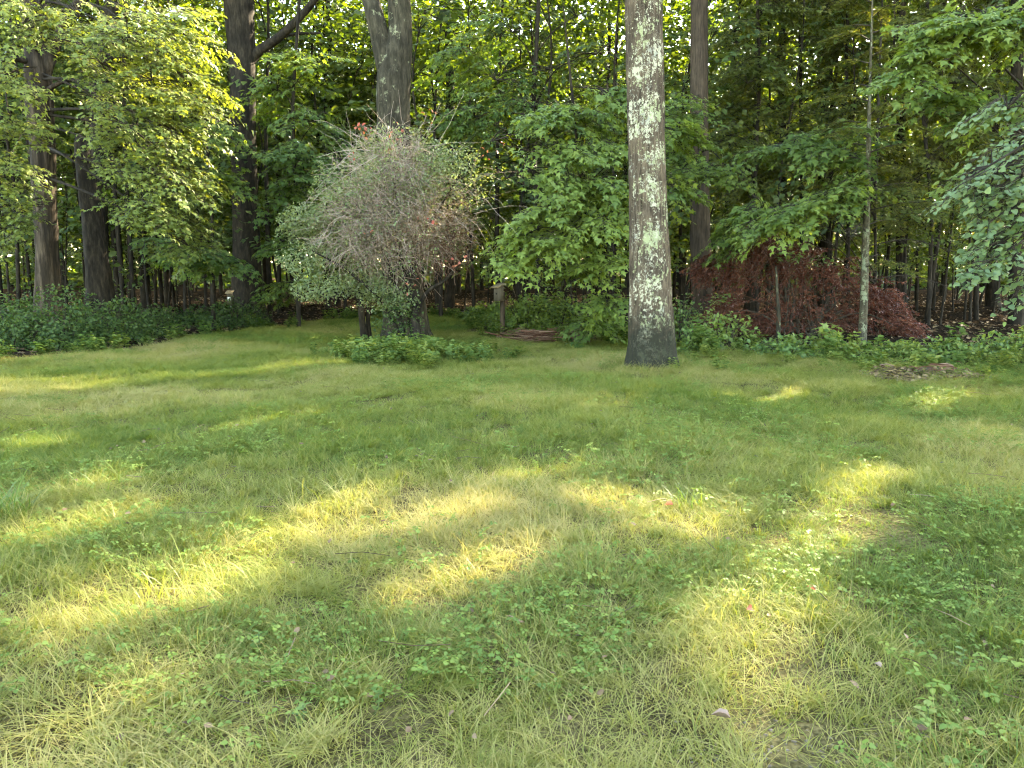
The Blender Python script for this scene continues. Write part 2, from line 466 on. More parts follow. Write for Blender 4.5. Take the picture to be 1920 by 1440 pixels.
M['weedy'] = grass_mat('edge_weed_leaf', [(0, (.06, .11, .025)), (.5, (.12, .18, .04)), (1, (.24, .27, .07))])
M['clover'] = grass_mat('clover_leaf', [(0, (.075, .135, .026)), (.5, (.125, .195, .04)), (1, (.21, .27, .06))])

# ------------------------------------------------------------------ gaps in the canopy: where sun reaches the lawn
for g in [(80, 1210, 250, 1150, .33), (395, 1065, 640, 945, .30), (-60, 1060, 180, 1000, .24), (60, 960, 160, 925, .26),
          (430, 815, 570, 788, .4), (-40, 870, 20, 860, .3), (690, 1010, 830, 985, .26), (790, 1115, 900, 1075, .28),
          (900, 915, 1060, 880, .2), (1090, 940, 1320, 985, .30), (1250, 1030, 1600, 1015, .26), (1530, 970, 1640, 905, .28),
          (1335, 1250, 1435, 1150, .3), (1420, 1090, 1600, 1050, .2), (1750, 760, 1830, 735, .4),
          (590, 640, 660, 625, .5), (0, 745, 300, 715, .9), (150, 700, 560, 685, 1.1), (850, 610, 900, 605, .6), (1180, 740, 1090, 760, .35),
          (1380, 740, 1480, 730, .3), (300, 1180, 380, 1140, .2), (1330, 1370, 1400, 1330, .2),
          (80, 1380, 200, 1330, .18)]:
    gap(*g)

# ------------------------------------------------------------------ ground
def sheet(name, xs, ys, z0, mat, keep=None):
    X, Y = np.meshgrid(xs, ys)
    V = np.stack([X, Y, hgt(X, Y) * np.clip((60 - np.hypot(X, Y)) / 20, 0, 1) + z0], -1)
    n, m = len(ys), len(xs)
    i, j = np.meshgrid(np.arange(n - 1), np.arange(m - 1), indexing='ij')
    F = np.stack([i * m + j, i * m + j + 1, (i + 1) * m + j + 1, (i + 1) * m + j], -1).reshape(-1, 4)
    if keep is not None:
        c = V.reshape(-1, 3)[F].mean(1)
        F = F[keep(c[:, 0], c[:, 1])]
    b = Buf(); b.add(V, F)
    o = obj(name, b.mesh(name, mat, True))
    return tag(o, kind='structure')
def ground_mat(name, a, b, c, s=3):
    m, t, o = nodes(name)
    tc = N(t, 'TexCoord')
    n = N(t, 'TexNoise'); n.inputs['Scale'].default_value = s; n.inputs['Detail'].default_value = 9; n.inputs['Roughness'].default_value = .7
    t.links.new(tc.outputs['Object'], n.inputs['Vector'])
    r = ramp(t, [(.33, a), (.5, b), (.68, c)]); t.links.new(n.outputs['Fac'], r.inputs[0])
    n2 = N(t, 'TexNoise'); n2.inputs['Scale'].default_value = 55; n2.inputs['Detail'].default_value = 5
    t.links.new(tc.outputs['Object'], n2.inputs['Vector'])
    r2 = ramp(t, [(.35, (.45, .45, .45)), (.65, (1.4, 1.4, 1.4))]); t.links.new(n2.outputs['Fac'], r2.inputs[0])
    mu = N(t, 'Mix', data_type='RGBA', blend_type='MULTIPLY'); mu.inputs['Factor'].default_value = 1
    t.links.new(r.outputs[0], mu.inputs['A']); t.links.new(r2.outputs[0], mu.inputs['B'])
    d = N(t, 'BsdfDiffuse'); t.links.new(mu.outputs['Result'], d.inputs[0])
    bp = N(t, 'Bump'); bp.inputs['Strength'].default_value = .8; bp.inputs['Distance'].default_value = .03
    t.links.new(n2.outputs['Fac'], bp.inputs['Height']); t.links.new(bp.outputs[0], d.inputs['Normal'])
    t.links.new(d.outputs[0], o.inputs[0])
    return m
fine = np.arange(-26, 26.01, .25)
xs = np.concatenate([[-300, -150, -80, -50, -34], fine, [34, 50, 80, 150, 300]])
ys = np.concatenate([[-200, -80, -30, -12], np.arange(-4, 30.01, .25), np.arange(31, 60, 1.5), [65, 75, 90, 130, 200, 400]])
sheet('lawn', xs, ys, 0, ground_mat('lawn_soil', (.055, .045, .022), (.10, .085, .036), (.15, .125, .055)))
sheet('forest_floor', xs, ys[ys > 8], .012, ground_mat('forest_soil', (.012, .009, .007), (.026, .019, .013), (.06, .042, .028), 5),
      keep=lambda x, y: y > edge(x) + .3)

# ------------------------------------------------------------------ lawn grass (stuff): tufts set on points
def blades(buf, rng, n, rad, L0, L1, w, up0=.35, up1=.9, tint=None, rings=4, clumps=0):
    a = rng.uniform(0, 2 * np.pi, n); r = rad * np.sqrt(rng.random(n))
    base = np.column_stack([r * np.cos(a), r * np.sin(a), np.zeros(n) - .01])
    az = rng.uniform(0, 2 * np.pi, n)
    if clumps:          # blades gather in small tussocks that lean and colour alike
        ca = rng.uniform(0, 2 * np.pi, clumps); cr = rad * np.sqrt(rng.random(clumps))
        cw = rng.random(clumps) ** 2; pick = rng.choice(clumps, n, p=cw / cw.sum()); loose = rng.random(n) < .3
        cb = np.column_stack([cr[pick] * np.cos(ca[pick]), cr[pick] * np.sin(ca[pick]), np.full(n, -.01)]) + rng.normal(0, .022, (n, 3)) * [1, 1, 0]
        base = np.where(loose[:, None], base, cb)
        az = np.where(loose, az, rng.uniform(0, 6.28, clumps)[pick] + rng.normal(0, 1.0, n))
    d = np.column_stack([np.cos(az), np.sin(az), np.zeros(n)])
    L = rng.uniform(L0, L1, n)
    if clumps: L = L * rng.uniform(.65, 1.35, clumps)[pick]
    up = rng.uniform(up0, up1, n)
    s = np.linspace(0, 1, rings + 1)
    reach = np.sqrt(np.clip(1 - up ** 2, .05, 1))
    P = base[:, None] + d[:, None] * (L * reach)[:, None, None] * (s ** 1.35)[None, :, None]
    P[:, :, 2] += (L * up)[:, None] * (s[None] * 1.25 - (.25 + .45 * rng.random(n))[:, None] * s[None] ** 2.2)
    side = np.column_stack([-np.sin(az), np.cos(az), rng.normal(0, .3, n)])
    wd = w * rng.uniform(.6, 1.3, n)[:, None] * np.array([.8, 1, .85, .55, 0][:rings] + [0])[None]
    Lf = P - side[:, None] * wd[..., None]; Rt = P + side[:, None] * wd[..., None]
    V = np.concatenate([np.stack([Lf[:, :-1], Rt[:, :-1]], 2).reshape(n, -1, 3), P[:, -1:]], 1)
    F = []
    for k in range(rings - 1):
        F.append((2 * k, 2 * k + 1, 2 * k + 3)); F.append((2 * k, 2 * k + 3, 2 * k + 2))
    F.append((2 * rings - 2, 2 * rings - 1, 2 * rings))
    m = 2 * rings + 1
    FF = (np.array(F)[None] + (np.arange(n) * m)[:, None, None]).reshape(-1, 3)
    if clumps: tn = np.clip(rng.random(clumps)[pick] * .75 + rng.random(n) * .25 + rng.normal(0, .05, n), 0, 1)
    else: tn = rng.random(n) if tint is None else np.clip(rng.normal(tint, .15, n), 0, 1)
    buf.add(V, FF, np.repeat(tn, m))

def trifoliate(buf, rng, n, rad, h0, h1, s0, s1, tmpl=HEART):
    a = rng.uniform(0, 2 * np.pi, n); r = rad * np.sqrt(rng.random(n))
    top = np.column_stack([r * np.cos(a), r * np.sin(a), rng.uniform(h0, h1, n)])
    stem0 = top * np.array([.75, .75, 0])
    tubes(buf, np.stack([stem0, (stem0 + top) / 2 + [0, 0, .01], top], 1), np.array([[.0016, .0014, .001]]), 3, .6)
    tilt = rng.normal(0, .3, (n, 2)); nz = norm(np.column_stack([tilt, np.ones(n)]))
    az0 = rng.uniform(0, 2 * np.pi, n); sz = rng.uniform(s0, s1, n); tn = rng.random(n)
    for k in range(3):
        az = az0 + k * 2.09
        ax = np.column_stack([np.cos(az), np.sin(az), rng.normal(-.12, .12, n)])
        leaves(buf, tmpl, top + ax * .004, ax, nz, sz * rng.uniform(.85, 1.15, n), tn)

SRC = {}
def source(kind, builder, n, mat):
    c = bpy.data.collections.new(kind)          # not linked to the scene: only instanced from
    for k in range(n):
        b = Buf(); builder(b, np.random.default_rng(hash_(kind) + k))
        me = b.mesh(kind, mat)
        c.objects.link(bpy.data.objects.new('%s_%02d' % (kind, k), me))
    SRC[kind] = c
def hash_(s):
    return sum(ord(c) * (i + 1) for i, c in enumerate(s))
RT = .43
def _tile(n_short, n_dry, n_mat, n_clov, n_creep):
    def build(b, r):
        if n_short: blades(b, r, n_short, RT, .04, .125, .0016, clumps=90)
        if n_dry: blades(b, r, n_dry, RT, .10, .24, .0011, .25, .8, tint=.85)
        if n_mat: blades(b, r, n_mat, RT, .08, .20, .0018, .15, .5, clumps=60)
        return
    return build
source('grass_short', _tile(2900, 330, 200, 0, 0), 5, M['grass'])
source('grass_dry', _tile(2300, 800, 200, 0, 0), 5, M['grass'])
source('grass_matted', _tile(1400, 300, 1500, 0, 0), 5, M['grass'])
source('grass_sparse', _tile(900, 140, 90, 0, 0), 3, M['grass'])
def _tuft(b, r):
    blades(b, r, 40, .08, .10, .22, .0018, .35, .9)
    blades(b, r, 9, .08, .18, .34, .0011, .4, .92, tint=1)
source('grass_clump', _tuft, 6, M['grass'])
source('clover_clump', lambda b, r: trifoliate(b, r, 210, .45, .03, .11, .009, .022), 5, M['clover'])
source('creeper_clump', lambda b, r: trifoliate(b, r, 60, .45, .04, .13, .012, .032, OVAL), 5, M['clover'])
def _fweed(b, r):
    n = 9; a = r.uniform(0, 6.28, n)
    base = np.column_stack([.08 * np.cos(a), .08 * np.sin(a), np.zeros(n)])
    H = r.uniform(.14, .38, n)
    top = base + np.column_stack([.10 * np.cos(a) * r.random(n), .10 * np.sin(a) * r.random(n), H])
    tubes(b, np.stack([base, (base + top) / 2 + r.normal(0, .012, (n, 3)), top], 1), np.array([[.003, .0025, .0012]]), 3, .5)
    for q in np.linspace(.25, 1, 6):
        p = base + (top - base) * q
        for s in (0, 1):
            az = r.uniform(0, 6.28, n)
            ax = np.column_stack([np.cos(az), np.sin(az), r.normal(.1, .2, n)])
            leaves(b, OVAL, p, ax, np.tile([0, 0, 1.], (n, 1)) + r.normal(0, .2, (n, 3)), r.uniform(.05, .10, n), r.random(n))
source('leafy_weed', _fweed, 6, M['weedy'])

def scatter(name, label, kind, pts, rot, scl, tone, cat):
    n = len(pts)
    me = bpy.data.meshes.new(name)
    me.vertices.add(n); me.vertices.foreach_set('co', np.asarray(pts, np.float32).ravel())
    for nm, ty, arr, key in (('rot', 'FLOAT_VECTOR', rot, 'vector'), ('scl', 'FLOAT', scl, 'value'), ('tone', 'FLOAT', tone, 'value')):
        a = me.attributes.new(nm, ty, 'POINT'); a.data.foreach_set(key, np.asarray(arr, np.float32).ravel())
    me.update()
    o = obj(name, me)
    tag(o, label, cat, kind='stuff')
    ng = bpy.data.node_groups.new(name, 'GeometryNodeTree')
    ng.interface.new_socket('Geometry', in_out='INPUT', socket_type='NodeSocketGeometry')
    ng.interface.new_socket('Geometry', in_out='OUTPUT', socket_type='NodeSocketGeometry')
    gi, go = ng.nodes.new('NodeGroupInput'), ng.nodes.new('NodeGroupOutput')
    ip = ng.nodes.new('GeometryNodeInstanceOnPoints')
    ci = ng.nodes.new('GeometryNodeCollectionInfo')
    ci.inputs['Collection'].default_value = SRC[kind]
    ci.inputs['Separate Children'].default_value = True; ci.inputs['Reset Children'].default_value = True
    ip.inputs['Pick Instance'].default_value = True
    ng.links.new(gi.outputs[0], ip.inputs['Points']); ng.links.new(ci.outputs[0], ip.inputs['Instance'])
    rv = ng.nodes.new('FunctionNodeRandomValue'); rv.data_type = 'INT'
    rv.inputs['Min'].default_value = 0 if 'Min' in rv.inputs else 0
    for s in rv.inputs:
        if s.type == 'INT' and s.name == 'Max': s.default_value = len(SRC[kind].objects) - 1
    for s in rv.outputs:
        if s.type == 'INT': ng.links.new(s, ip.inputs['Instance Index'])
    for nm, ty, sock in (('rot', 'FLOAT_VECTOR', 'Rotation'), ('scl', 'FLOAT', 'Scale')):
        na = ng.nodes.new('GeometryNodeInputNamedAttribute'); na.data_type = ty; na.inputs['Name'].default_value = nm
        out = [s for s in na.outputs if s.enabled and s.name == 'Attribute'][0]
        ng.links.new(out, ip.inputs[sock])
    ng.links.new(ip.outputs[0], go.inputs[0])
    md = o.modifiers.new('scatter', 'NODES'); md.node_group = ng
    return o

def fbm(x, y, s, seed):
    return (vnoise(x * s + 31, y * s + 17, seed) * .6 + vnoise(x * s * 2.3 + 5, y * s * 2.3 + 3, seed + 1) * .28
            + vnoise(x * s * 5.1, y * s * 5.1, seed + 2) * .12)
def bare(x, y):
    """worn spots where the soil shows through at the foot of the picture"""
    b = np.zeros_like(x)
    for (px, py, r) in ((1450, 1430, .22), (1560, 1425, .25), (1680, 1415, .2), (1360, 1400, .1), (1760, 1435, .2), (1620, 1000, .12), (1310, 968, .16), (330, 1150, .14), (690, 1350, .08), (450, 1420, .08)):
        g = gnd(px, py); b = np.maximum(b, 1 - np.hypot((x - g[0]) / r, (y - g[1]) / r * .8))
    return b
r0 = np.random.default_rng(5)
def field(n, y0, y1, power=1.0):
    Y = y0 + (y1 - y0) * r0.random(n) ** power
    X = (r0.random(n) * 2 - 1) * (Y * .74 + 1.6)
    return X, Y
def lawn_place(name, label, kind, X, Y, tone, s0, s1, cat):
    m = len(X); e = .15
    gx = (hgt(X + e, Y) - hgt(X - e, Y)) / (2 * e); gy = (hgt(X, Y + e) - hgt(X, Y - e)) / (2 * e)
    rot = np.column_stack([np.arctan(gy), -np.arctan(gx), np.zeros(m)])
    # turn about the vertical first, then lean with the ground
    az = r0.uniform(0, 6.28, m)
    out = np.zeros((m, 3))
    from mathutils import Matrix, Euler
    for k in range(m):
        out[k] = (Euler((rot[k, 0], rot[k, 1], 0)).to_matrix() @ Matrix.Rotation(az[k], 3, 'Z')).to_euler()
    return scatter(name, label, kind, np.column_stack([X, Y, hgt(X, Y)]), out, r0.uniform(s0, s1, m), tone, cat)
def lawn_grid(step, y0, y1):
    gx, gy = np.meshgrid(np.arange(-22, 22, step), np.arange(y0, y1, step * .87))
    gx = gx + (np.arange(gx.shape[0]) % 2)[:, None] * step / 2
    X, Y = gx.ravel() + r0.normal(0, step * .12, gx.size), gy.ravel() + r0.normal(0, step * .12, gx.size)
    ok = (np.abs(X) < Y * .74 + 2) & (Y < edge(X) + .1)
    return X[ok], Y[ok]
def clov(x, y):
    f = fbm(x, y, .55, 61)
    bias = .12 * np.exp(-((x - 2.2) / 2.5) ** 2 - ((y - 6.5) / 3.) ** 2) + .07 * np.exp(-((x - 2.5) / 1.3) ** 2 - ((y - 3.6) / 1) ** 2)
    return np.clip((f + bias - .5) * 6, 0, 1)
def gtone(x, y):
    f = fbm(x, y, .45, 41)
    return .40 + (f - .5) * 1.3 - .16 * clov(x, y) + .10 * np.clip(-(x + .5) / 3, 0, 1) * np.clip((7 - y) / 4, 0, 1) + .08 * np.clip((y - 9) / 4, 0, 1) * np.clip((2 - x) / 6, 0, 1)
dry = lambda x, y: np.clip((gtone(x, y) - .34) * 4, .12, 1)
X, Y = lawn_grid(.62, 1.3, 25.5)
sel = fbm(X, Y, .6, 77) + .10 * np.clip(-X / 3, 0, 1) + r0.normal(0, .05, len(X))
dr = gtone(X, Y) + r0.normal(0, .05, len(X))
kd = np.where(sel > .60, 2, np.where(dr > .45, 1, 0))
worn = bare(X, Y) > .35
for k, (kind, lab) in enumerate((('grass_short', 'short fine green grass of the shaded lawn'), ('grass_dry', 'thin straw coloured stalks mixed through the lawn'), ('grass_matted', 'long matted grass lying over in the lawn'))):
    I = (kd == k) & ~worn
    lawn_place('lawn_grass', lab, kind, X[I], Y[I], np.clip(gtone(X[I], Y[I]) + r0.normal(0, .05, I.sum()), 0, 1), .9, 1.15, 'grass')
I = worn
lawn_place('lawn_grass', 'sparse grass over worn soil', 'grass_sparse', X[I], Y[I], np.clip(gtone(X[I], Y[I]), 0, 1), .9, 1.1, 'grass')
n = 3600
Y = 3 + 21 * r0.random(n) ** 1.25; X = (r0.random(n) * 2 - 1) * (Y * .74 + 1.6)
I = (Y < edge(X) + .6) & (r0.random(n) < np.clip((fbm(X, Y, .9, 23) - .40) * 6, .05, 1)) & (bare(X, Y) < .1)
X, Y = X[I], Y[I]; n = len(X)
scatter('lawn_tufts', 'taller wispy grass clumps standing up from the lawn', 'grass_clump', np.column_stack([X, Y, hgt(X, Y)]), np.column_stack([r0.normal(0, .2, (n, 2)), r0.uniform(0, 6.28, n)]), r0.uniform(.6, 1.05, n), np.clip(gtone(X, Y) + r0.normal(.05, .16, n), 0, 1), 'grass')
X, Y = lawn_grid(.66, 1.3, 21)
I = (r0.random(len(X)) < .03 + .5 * clov(X, Y)) & (bare(X, Y) < .2)
lawn_place('lawn_clover', 'small three leaved clover growing in the grass', 'clover_clump', X[I], Y[I], np.clip(.3 + fbm(X[I], Y[I], .8, 9) * .5, 0, 1), .85, 1.15, 'clover')
X, Y = lawn_grid(.66, 1.3, 18)
I = (r0.random(len(X)) < .05 + .3 * clov(X + 3, Y - 2) + .3 * (Y > 10.5) * (X > 1)) & (bare(X, Y) < .2)
lawn_place('lawn_creeper', 'larger leaved creeper spreading through the lawn', 'creeper_clump', X[I], Y[I], np.clip(.3 + fbm(X[I], Y[I], .8, 19) * .5, 0, 1), .85, 1.15, 'creeper')

# ------------------------------------------------------------------ trees
def wpx(w, px, py, Y):
    """world length of w photograph pixels at that place"""
    p = at(px, py, Y) - np.array([0, 0, CAM_H])
    return w / FPX * (p[1] * CT - p[2] * ST)
def bark_relief(k, amp, flare=0.0, seed=1, roots=5, z0=0.0, lump=.04):
    def f(rr, th, P):
        T, Z = np.meshgrid(th, P[:, 2] - z0)
        n = vnoise(T / (2 * np.pi) * k + .8 * np.sin(Z * 1.3), Z * 2.2, seed, None)
        n = vnoise((T / (2 * np.pi)) * k, Z * 2.4 + 3 * n, seed + 1, k)
        ridge = 1 - np.abs(2 * n - 1)
        l = vnoise(T / (2 * np.pi) * 4, Z * .9, seed + 2, 4) * .7 + .3 * vnoise(T / (2 * np.pi) * 9, Z * 2.6, seed + 3, 9)
        out = rr * (1 + amp * (ridge - .5) * 2 + lump * (l - .5) * 2)
        if flare:
            fz = np.exp(-np.clip(Z, 0, 9) / .22)
            out = out * (1 + flare * fz * (.45 + .55 * np.cos(T * roots + seed) + .5 * np.cos(T * 2 + seed * 1.7)))
        return out
    return f
def trunk_pts(Y, pxs, top_z, n=40, foot_drop=.08):
    """pxs: (px, py, width px) from the foot up; the last stretch is carried on to top_z"""
    P = np.array([at(px, py, Y) for px, py, w in pxs]); R = np.array([wpx(w, px, py, Y) / 2 for px, py, w in pxs])
    base = P[0].copy(); d0 = (P[1] - P[0]) / (P[1][2] - P[0][2])
    zb = float(hgt(base[0], base[1])) - foot_drop
    base = P[0] + d0 * (zb - P[0][2])
    if P[0][2] > zb + .02:
        P = np.vstack([base, P]); R = np.concatenate([[R[0] * 1.04], R])
    if top_z and P[-1][2] < top_z:
        d1 = (P[-1] - P[-2]) / (P[-1][2] - P[-2][2])
        m = (P[-1][2] + top_z) / 2
        P = np.vstack([P, P[-1] + d1 * (m - P[-1][2]), P[-1] + d1 * (top_z - P[-1][2])])
        R = np.concatenate([R, [R[-1] * .7, R[-1] * .25]])
    u = np.linspace(0, 1, n)
    s = np.concatenate([[0], np.cumsum(np.linalg.norm(np.diff(P, axis=0), axis=1))]); s /= s[-1]
    u = u ** 1.15
    Q = np.stack([np.interp(u, s, P[:, k]) for k in range(3)], -1)
    if len(P) > 2:      # soften corners
        for _ in range(3): Q[1:-1] = .25 * Q[:-2] + .5 * Q[1:-1] + .25 * Q[2:]
    return Q, np.interp(u, s, R)
def on_path(Q, z):
    return np.array([np.interp(z, Q[:, 2], Q[:, k]) for k in range(3)])
def limb_to(buf, Q, R, c, rng, r0=None, seg=6, hang=False):
    za = min(max(c[2] - .45 * np.hypot(c[0] - Q[0][0], c[1] - Q[0][1]) - .3, 1.2), Q[-1][2] - .3)
    if hang: za = min(c[2] + .35 * np.hypot(c[0] - Q[0][0], c[1] - Q[0][1]), Q[-1][2] - .3)
    a = on_path(Q, za); L = np.linalg.norm(c - a)
    rr = (.014 + .005 * L) if hang else min(np.interp(za, Q[:, 2], R) * .42, .012 + .016 * L)
    m = a + (c - a) * .5 + np.array([0, 0, .09 * L]) + rng.normal(0, .05 * L, 3)
    pts = catmull([a, m, c], 10)
    tube(buf, pts, np.linspace(rr, rr * .3, 10), seg)
def crown_lobes(leafb, twigb, limbb, Q, R, lobes, rng, tmpl=MAPLE, lsize=.13, lib=SPRAYS, scale=(.7, 1.2), droop=.28, keep=1.0, tb=.5, limb=True, tw=True, jit=.9, carve=True, tvar=.18, hang=False):
    for lobe in lobes:
        c, r, n = np.array(lobe[0]), np.array(lobe[1]), lobe[2]
        t_b = lobe[3] if len(lobe) > 3 else tb
        if limb: limb_to(limbb, Q, R, c, rng, hang=hang)
        p = ell(rng, n, c, r)
        ax = on_path(Q, min(max(c[2], Q[0][2] + .1), Q[-1][2]))
        out = p - ax; out[:, 2] = 0
        out = norm(out) + .6 * norm(p - c) + rng.normal(0, jit * .5, (n, 3)) * [1, 1, .3]
        sc_ = rng.uniform(*scale, n)
        f = frames(norm(out), droop + rng.normal(0, .15, n), rng)
        base = p - f[:, :, 1] * sc_[:, None] * .5
        sprays(leafb, twigb if tw else None, base, f, sc_, rng, tmpl, lsize, lib, carve, keep, tvar, t_b)
        if limb and n > 3:      # boughs inside the lobe
            k = min(n, 9)
            B = base[:k]; m = (c + B) / 2 + [0, 0, .06]
            tubes(limbb, np.stack([np.tile(c, (k, 1)), m, B], 1), np.array([[.012, .009, .006]]), 4)
def L(px, py, Y, rx, rz, n, tb=None, ry=None):
    a = (at(px, py, Y), (rx, ry or rx * .8, rz), n)
    return a + ((tb,) if tb is not None else ())
def high(c, r, n, tb=.4):
    return (c, r, n, tb)

def big_tree(name, label, Y, pxs, top_z, bark, lobes=(), canopy=(), leaf='maple', seg=28, k=16, amp=.06, flare=.25, seed=1, n=60, lsize=.13, forks=(), limbs=(), group=None, scale=(.7, 1.2), lift=None, tb=.5, cat='tree', droop=.28, hang=False):
    rng = np.random.default_rng(seed * 7 + 3)
    Q, R = trunk_pts(Y, pxs, top_z, n)
    t = thing(name, label, cat, (Q[0][0], Q[0][1], float(hgt(Q[0][0], Q[0][1]))), group)
    b = Buf(); tube(b, Q, R, seg, relief=bark_relief(k, amp, flare, seed, z0=Q[0][2]))
    part('trunk', b, M[bark], t, True)
    for pp, w0, w1 in limbs:            # limbs seen in the photograph: points (px, py, Y), widths in px
        b = Buf(); P = catmull([at(*q) for q in pp], 18)
        tube(b, P, np.linspace(wpx(w0, *pp[0]) / 2, wpx(w1, *pp[-1]) / 2, 18), 9, relief=bark_relief(7, .05, 0, seed + 5))
        part('limb', b, M[bark], t, True)
    for P, r_a, r_b in forks:
        b = Buf(); P = catmull(P, 30); tube(b, P, np.linspace(r_a, r_b, 30), 18, relief=bark_relief(12, amp, 0, seed + 9))
        part('fork', b, M[bark], t, True)
    if len(lobes):
        lb, tb_, mb = Buf(), Buf(), Buf()
        crown_lobes(lb, tb_, mb, Q, R, lobes, rng, lsize=lsize, scale=scale, tb=tb, droop=droop, hang=hang)
        part('crown', lb, M[leaf], t); part('branches', mb, M['bark_dark'], t); part('twigs', tb_, M['twig'], t)
    if len(canopy):
        lb, mb = Buf(), Buf()
        crown_lobes(lb, None, mb, Q, R, canopy, rng, RHOMB, .2, SPRAYS, (1.4, 2.2), tw=False)
        part('upper_crown', lb, M['canopy'], t); part('upper_branches', mb, M['bark_dark'], t)
    return t

def canopy_at(x, y, z0, z1, R_, n, seed, dens=26):
    """crown lobes round a trunk top"""
    r = np.random.default_rng(seed)
    out = []
    for i in range(n):
        z = z0 + (z1 - z0) * (i + .5) / n
        a = i * 2.4 + r.uniform(-.4, .4); q = R_ * (.75 if i < n * .7 else .35) * r.uniform(.6, 1.1)
        out.append(high((x + q * math.cos(a), y + q * math.sin(a), z), (R_ * .5, R_ * .5, 1.3), dens))
    return out

# the lichen covered trunk standing in the lawn
Yl = 12.6
big_tree('lichen_tree', 'thick straight trunk blotched with pale lichen standing at the lawn edge', Yl,
         [(1223, 672, 84), (1221, 600, 80), (1219, 520, 75), (1214, 360, 67), (1211, 200, 66), (1206, 0, 67)], 17, 'bark_lichen',
         canopy=canopy_at(2.6, 13.2, 12, 17, 2.6, 5, 3, 16), seg=84, k=26, amp=.06, flare=.3, seed=4, n=210)
# the forked tree behind the twiggy bush
Yf = 18.2
pF = at(735, 120, Yf)
big_tree('forked_tree', 'grey trunk forking into two above the twiggy bush', Yf,
         [(762, 625, 84), (756, 540, 74), (745, 400, 66), (738, 260, 60), (738, 150, 62), (752, 60, 42), (748, 0, 40)], 17, 'bark_grey',
         forks=[([at(733, 150, Yf), at(718, 90, Yf), at(700, 20, Yf), at(676, -80, Yf + .3), at(650, -320, Yf + .6)], wpx(22, 730, 100, Yf), .12)],
         canopy=canopy_at(-3, 19.5, 12, 17, 3, 4, 5, 16), seg=44, k=20, amp=.06, flare=.2, seed=8, n=110)
# dark tall trunk left of the bush
Yd = 22.5
big_tree('dark_tree', 'tall dark trunk with a long limb reaching up towards the bush', Yd,
         [(466, 592, 66), (464, 540, 54), (461, 420, 46), (457, 300, 45), (455, 150, 44), (448, 0, 52)], 18, 'bark_dark',
         limbs=[([(462, 128, Yd), (480, 100, Yd), (530, 64, Yd - .3), (590, 0, Yd - .6), (640, -80, Yd - .6)], 22, 9), ([(500, 88, Yd), (540, 66, Yd), (600, 62, Yd)], 7, 4)],
         canopy=canopy_at(-8, 24, 12, 18, 3.2, 5, 6, 18), seg=36, k=18, amp=.06, flare=.3, seed=12, n=90)
# leftmost maple with peeling bark, boughs hanging over the left of the lawn
Yp = 19.0
big_tree('peeling_maple', 'leftmost thick trunk with a pale peeled strip and hanging maple boughs', Yp,
         [(92, 575, 48), (89, 480, 38), (84, 380, 40), (80, 280, 42), (74, 180, 46), (68, 90, 40), (62, 0, 42)], 16, 'bark_peel',
         limbs=[([(80, 150, Yp), (100, 95, Yp), (122, 40, Yp), (150, 0, Yp - .3)], 22, 14), ([(82, 172, Yp), (130, 150, Yp - .6), (180, 165, Yp - 1), (240, 200, Yp - 1.4)], 9, 3),
                ([(70, 120, Yp), (20, 110, Yp - .5), (-40, 130, Yp - 1)], 14, 8)],
         lobes=[L(40, 50, 16.5, 1.1, .6, 22, .6), L(150, 30, 17, 1.2, .7, 21), L(240, 70, 16.5, 1.2, .6, 25, .6), L(335, 60, 17, 1.1, .7, 25), L(15, 140, 16, .8, .5, 16, .65),
                L(190, 120, 17, .9, .5, 13), L(285, 150, 16.5, 1.2, .6, 24, .55), L(360, 160, 17, .8, .6, 18), L(250, 240, 16.5, 1.0, .6, 21, .5), L(330, 250, 16.5, 1.0, .6, 24, .6),
                L(295, 330, 16.2, .95, .55, 24, .62), L(355, 330, 16.8, .7, .5, 15, .4), L(265, 390, 16.2, .7, .4, 15, .6), L(335, 410, 16.6, .8, .4, 18, .4), L(355, 460, 17, .7, .3, 12, .25),
                L(20, 240, 16, .7, .5, 16, .6), L(10, 320, 16, .7, .5, 15, .5), L(20, 390, 16.5, .6, .4, 10, .4), L(0, 430, 16.5, .7, .5, 10, .3), L(230, 310, 17.5, .6, .5, 7, .4),
                L(210, 200, 17.5, .6, .4, 6)],
         canopy=canopy_at(-12.5, 20.5, 12, 16, 3, 4, 7, 16), leaf='maple_y', hang=True, seg=32, k=14, amp=.07, flare=.3, seed=15, n=90, lsize=.108)
# broken snag beside it
big_tree('snag', 'dark broken snag with a jagged top right beside the peeled trunk', 20.0,
         [(190, 585, 52), (184, 500, 42), (172, 400, 36), (160, 320, 32), (152, 270, 24), (147, 252, 9)], None, 'bark_dark', seg=24, k=12, amp=.09, flare=.3, seed=21, n=50, cat='dead tree')
big_tree('leaning_tree', 'dark trunk rising behind the broken snag into the boughs', 22.0,
         [(188, 585, 34), (186, 400, 28), (183, 200, 27), (208, 20, 25)], 15, 'bark_dark', seg=20, k=12, amp=.07, seed=23, n=50, canopy=canopy_at(-11, 23, 10, 15, 3.5, 5, 8))
# reddish straight trunk right of the lichen trunk
big_tree('straight_tree', 'straight reddish brown trunk just right of the lichen trunk', 20.0,
         [(1318, 590, 40), (1315, 500, 38), (1312, 400, 36), (1310, 250, 33), (1311, 100, 32), (1311, 0, 31)], 19, 'bark_red',
         lobes=[L(1310, 318, 18, .75, .14, 16, .55), L(1370, 322, 18, .3, .1, 5, .6), L(1275, 205, 18.5, .6, .4, 14), L(1268, 290, 18.4, .4, .25, 7)],
         canopy=canopy_at(5, 20.5, 10, 19, 4.6, 10, 9), hang=True, seg=30, k=22, amp=.05, flare=.25, seed=25, n=90)
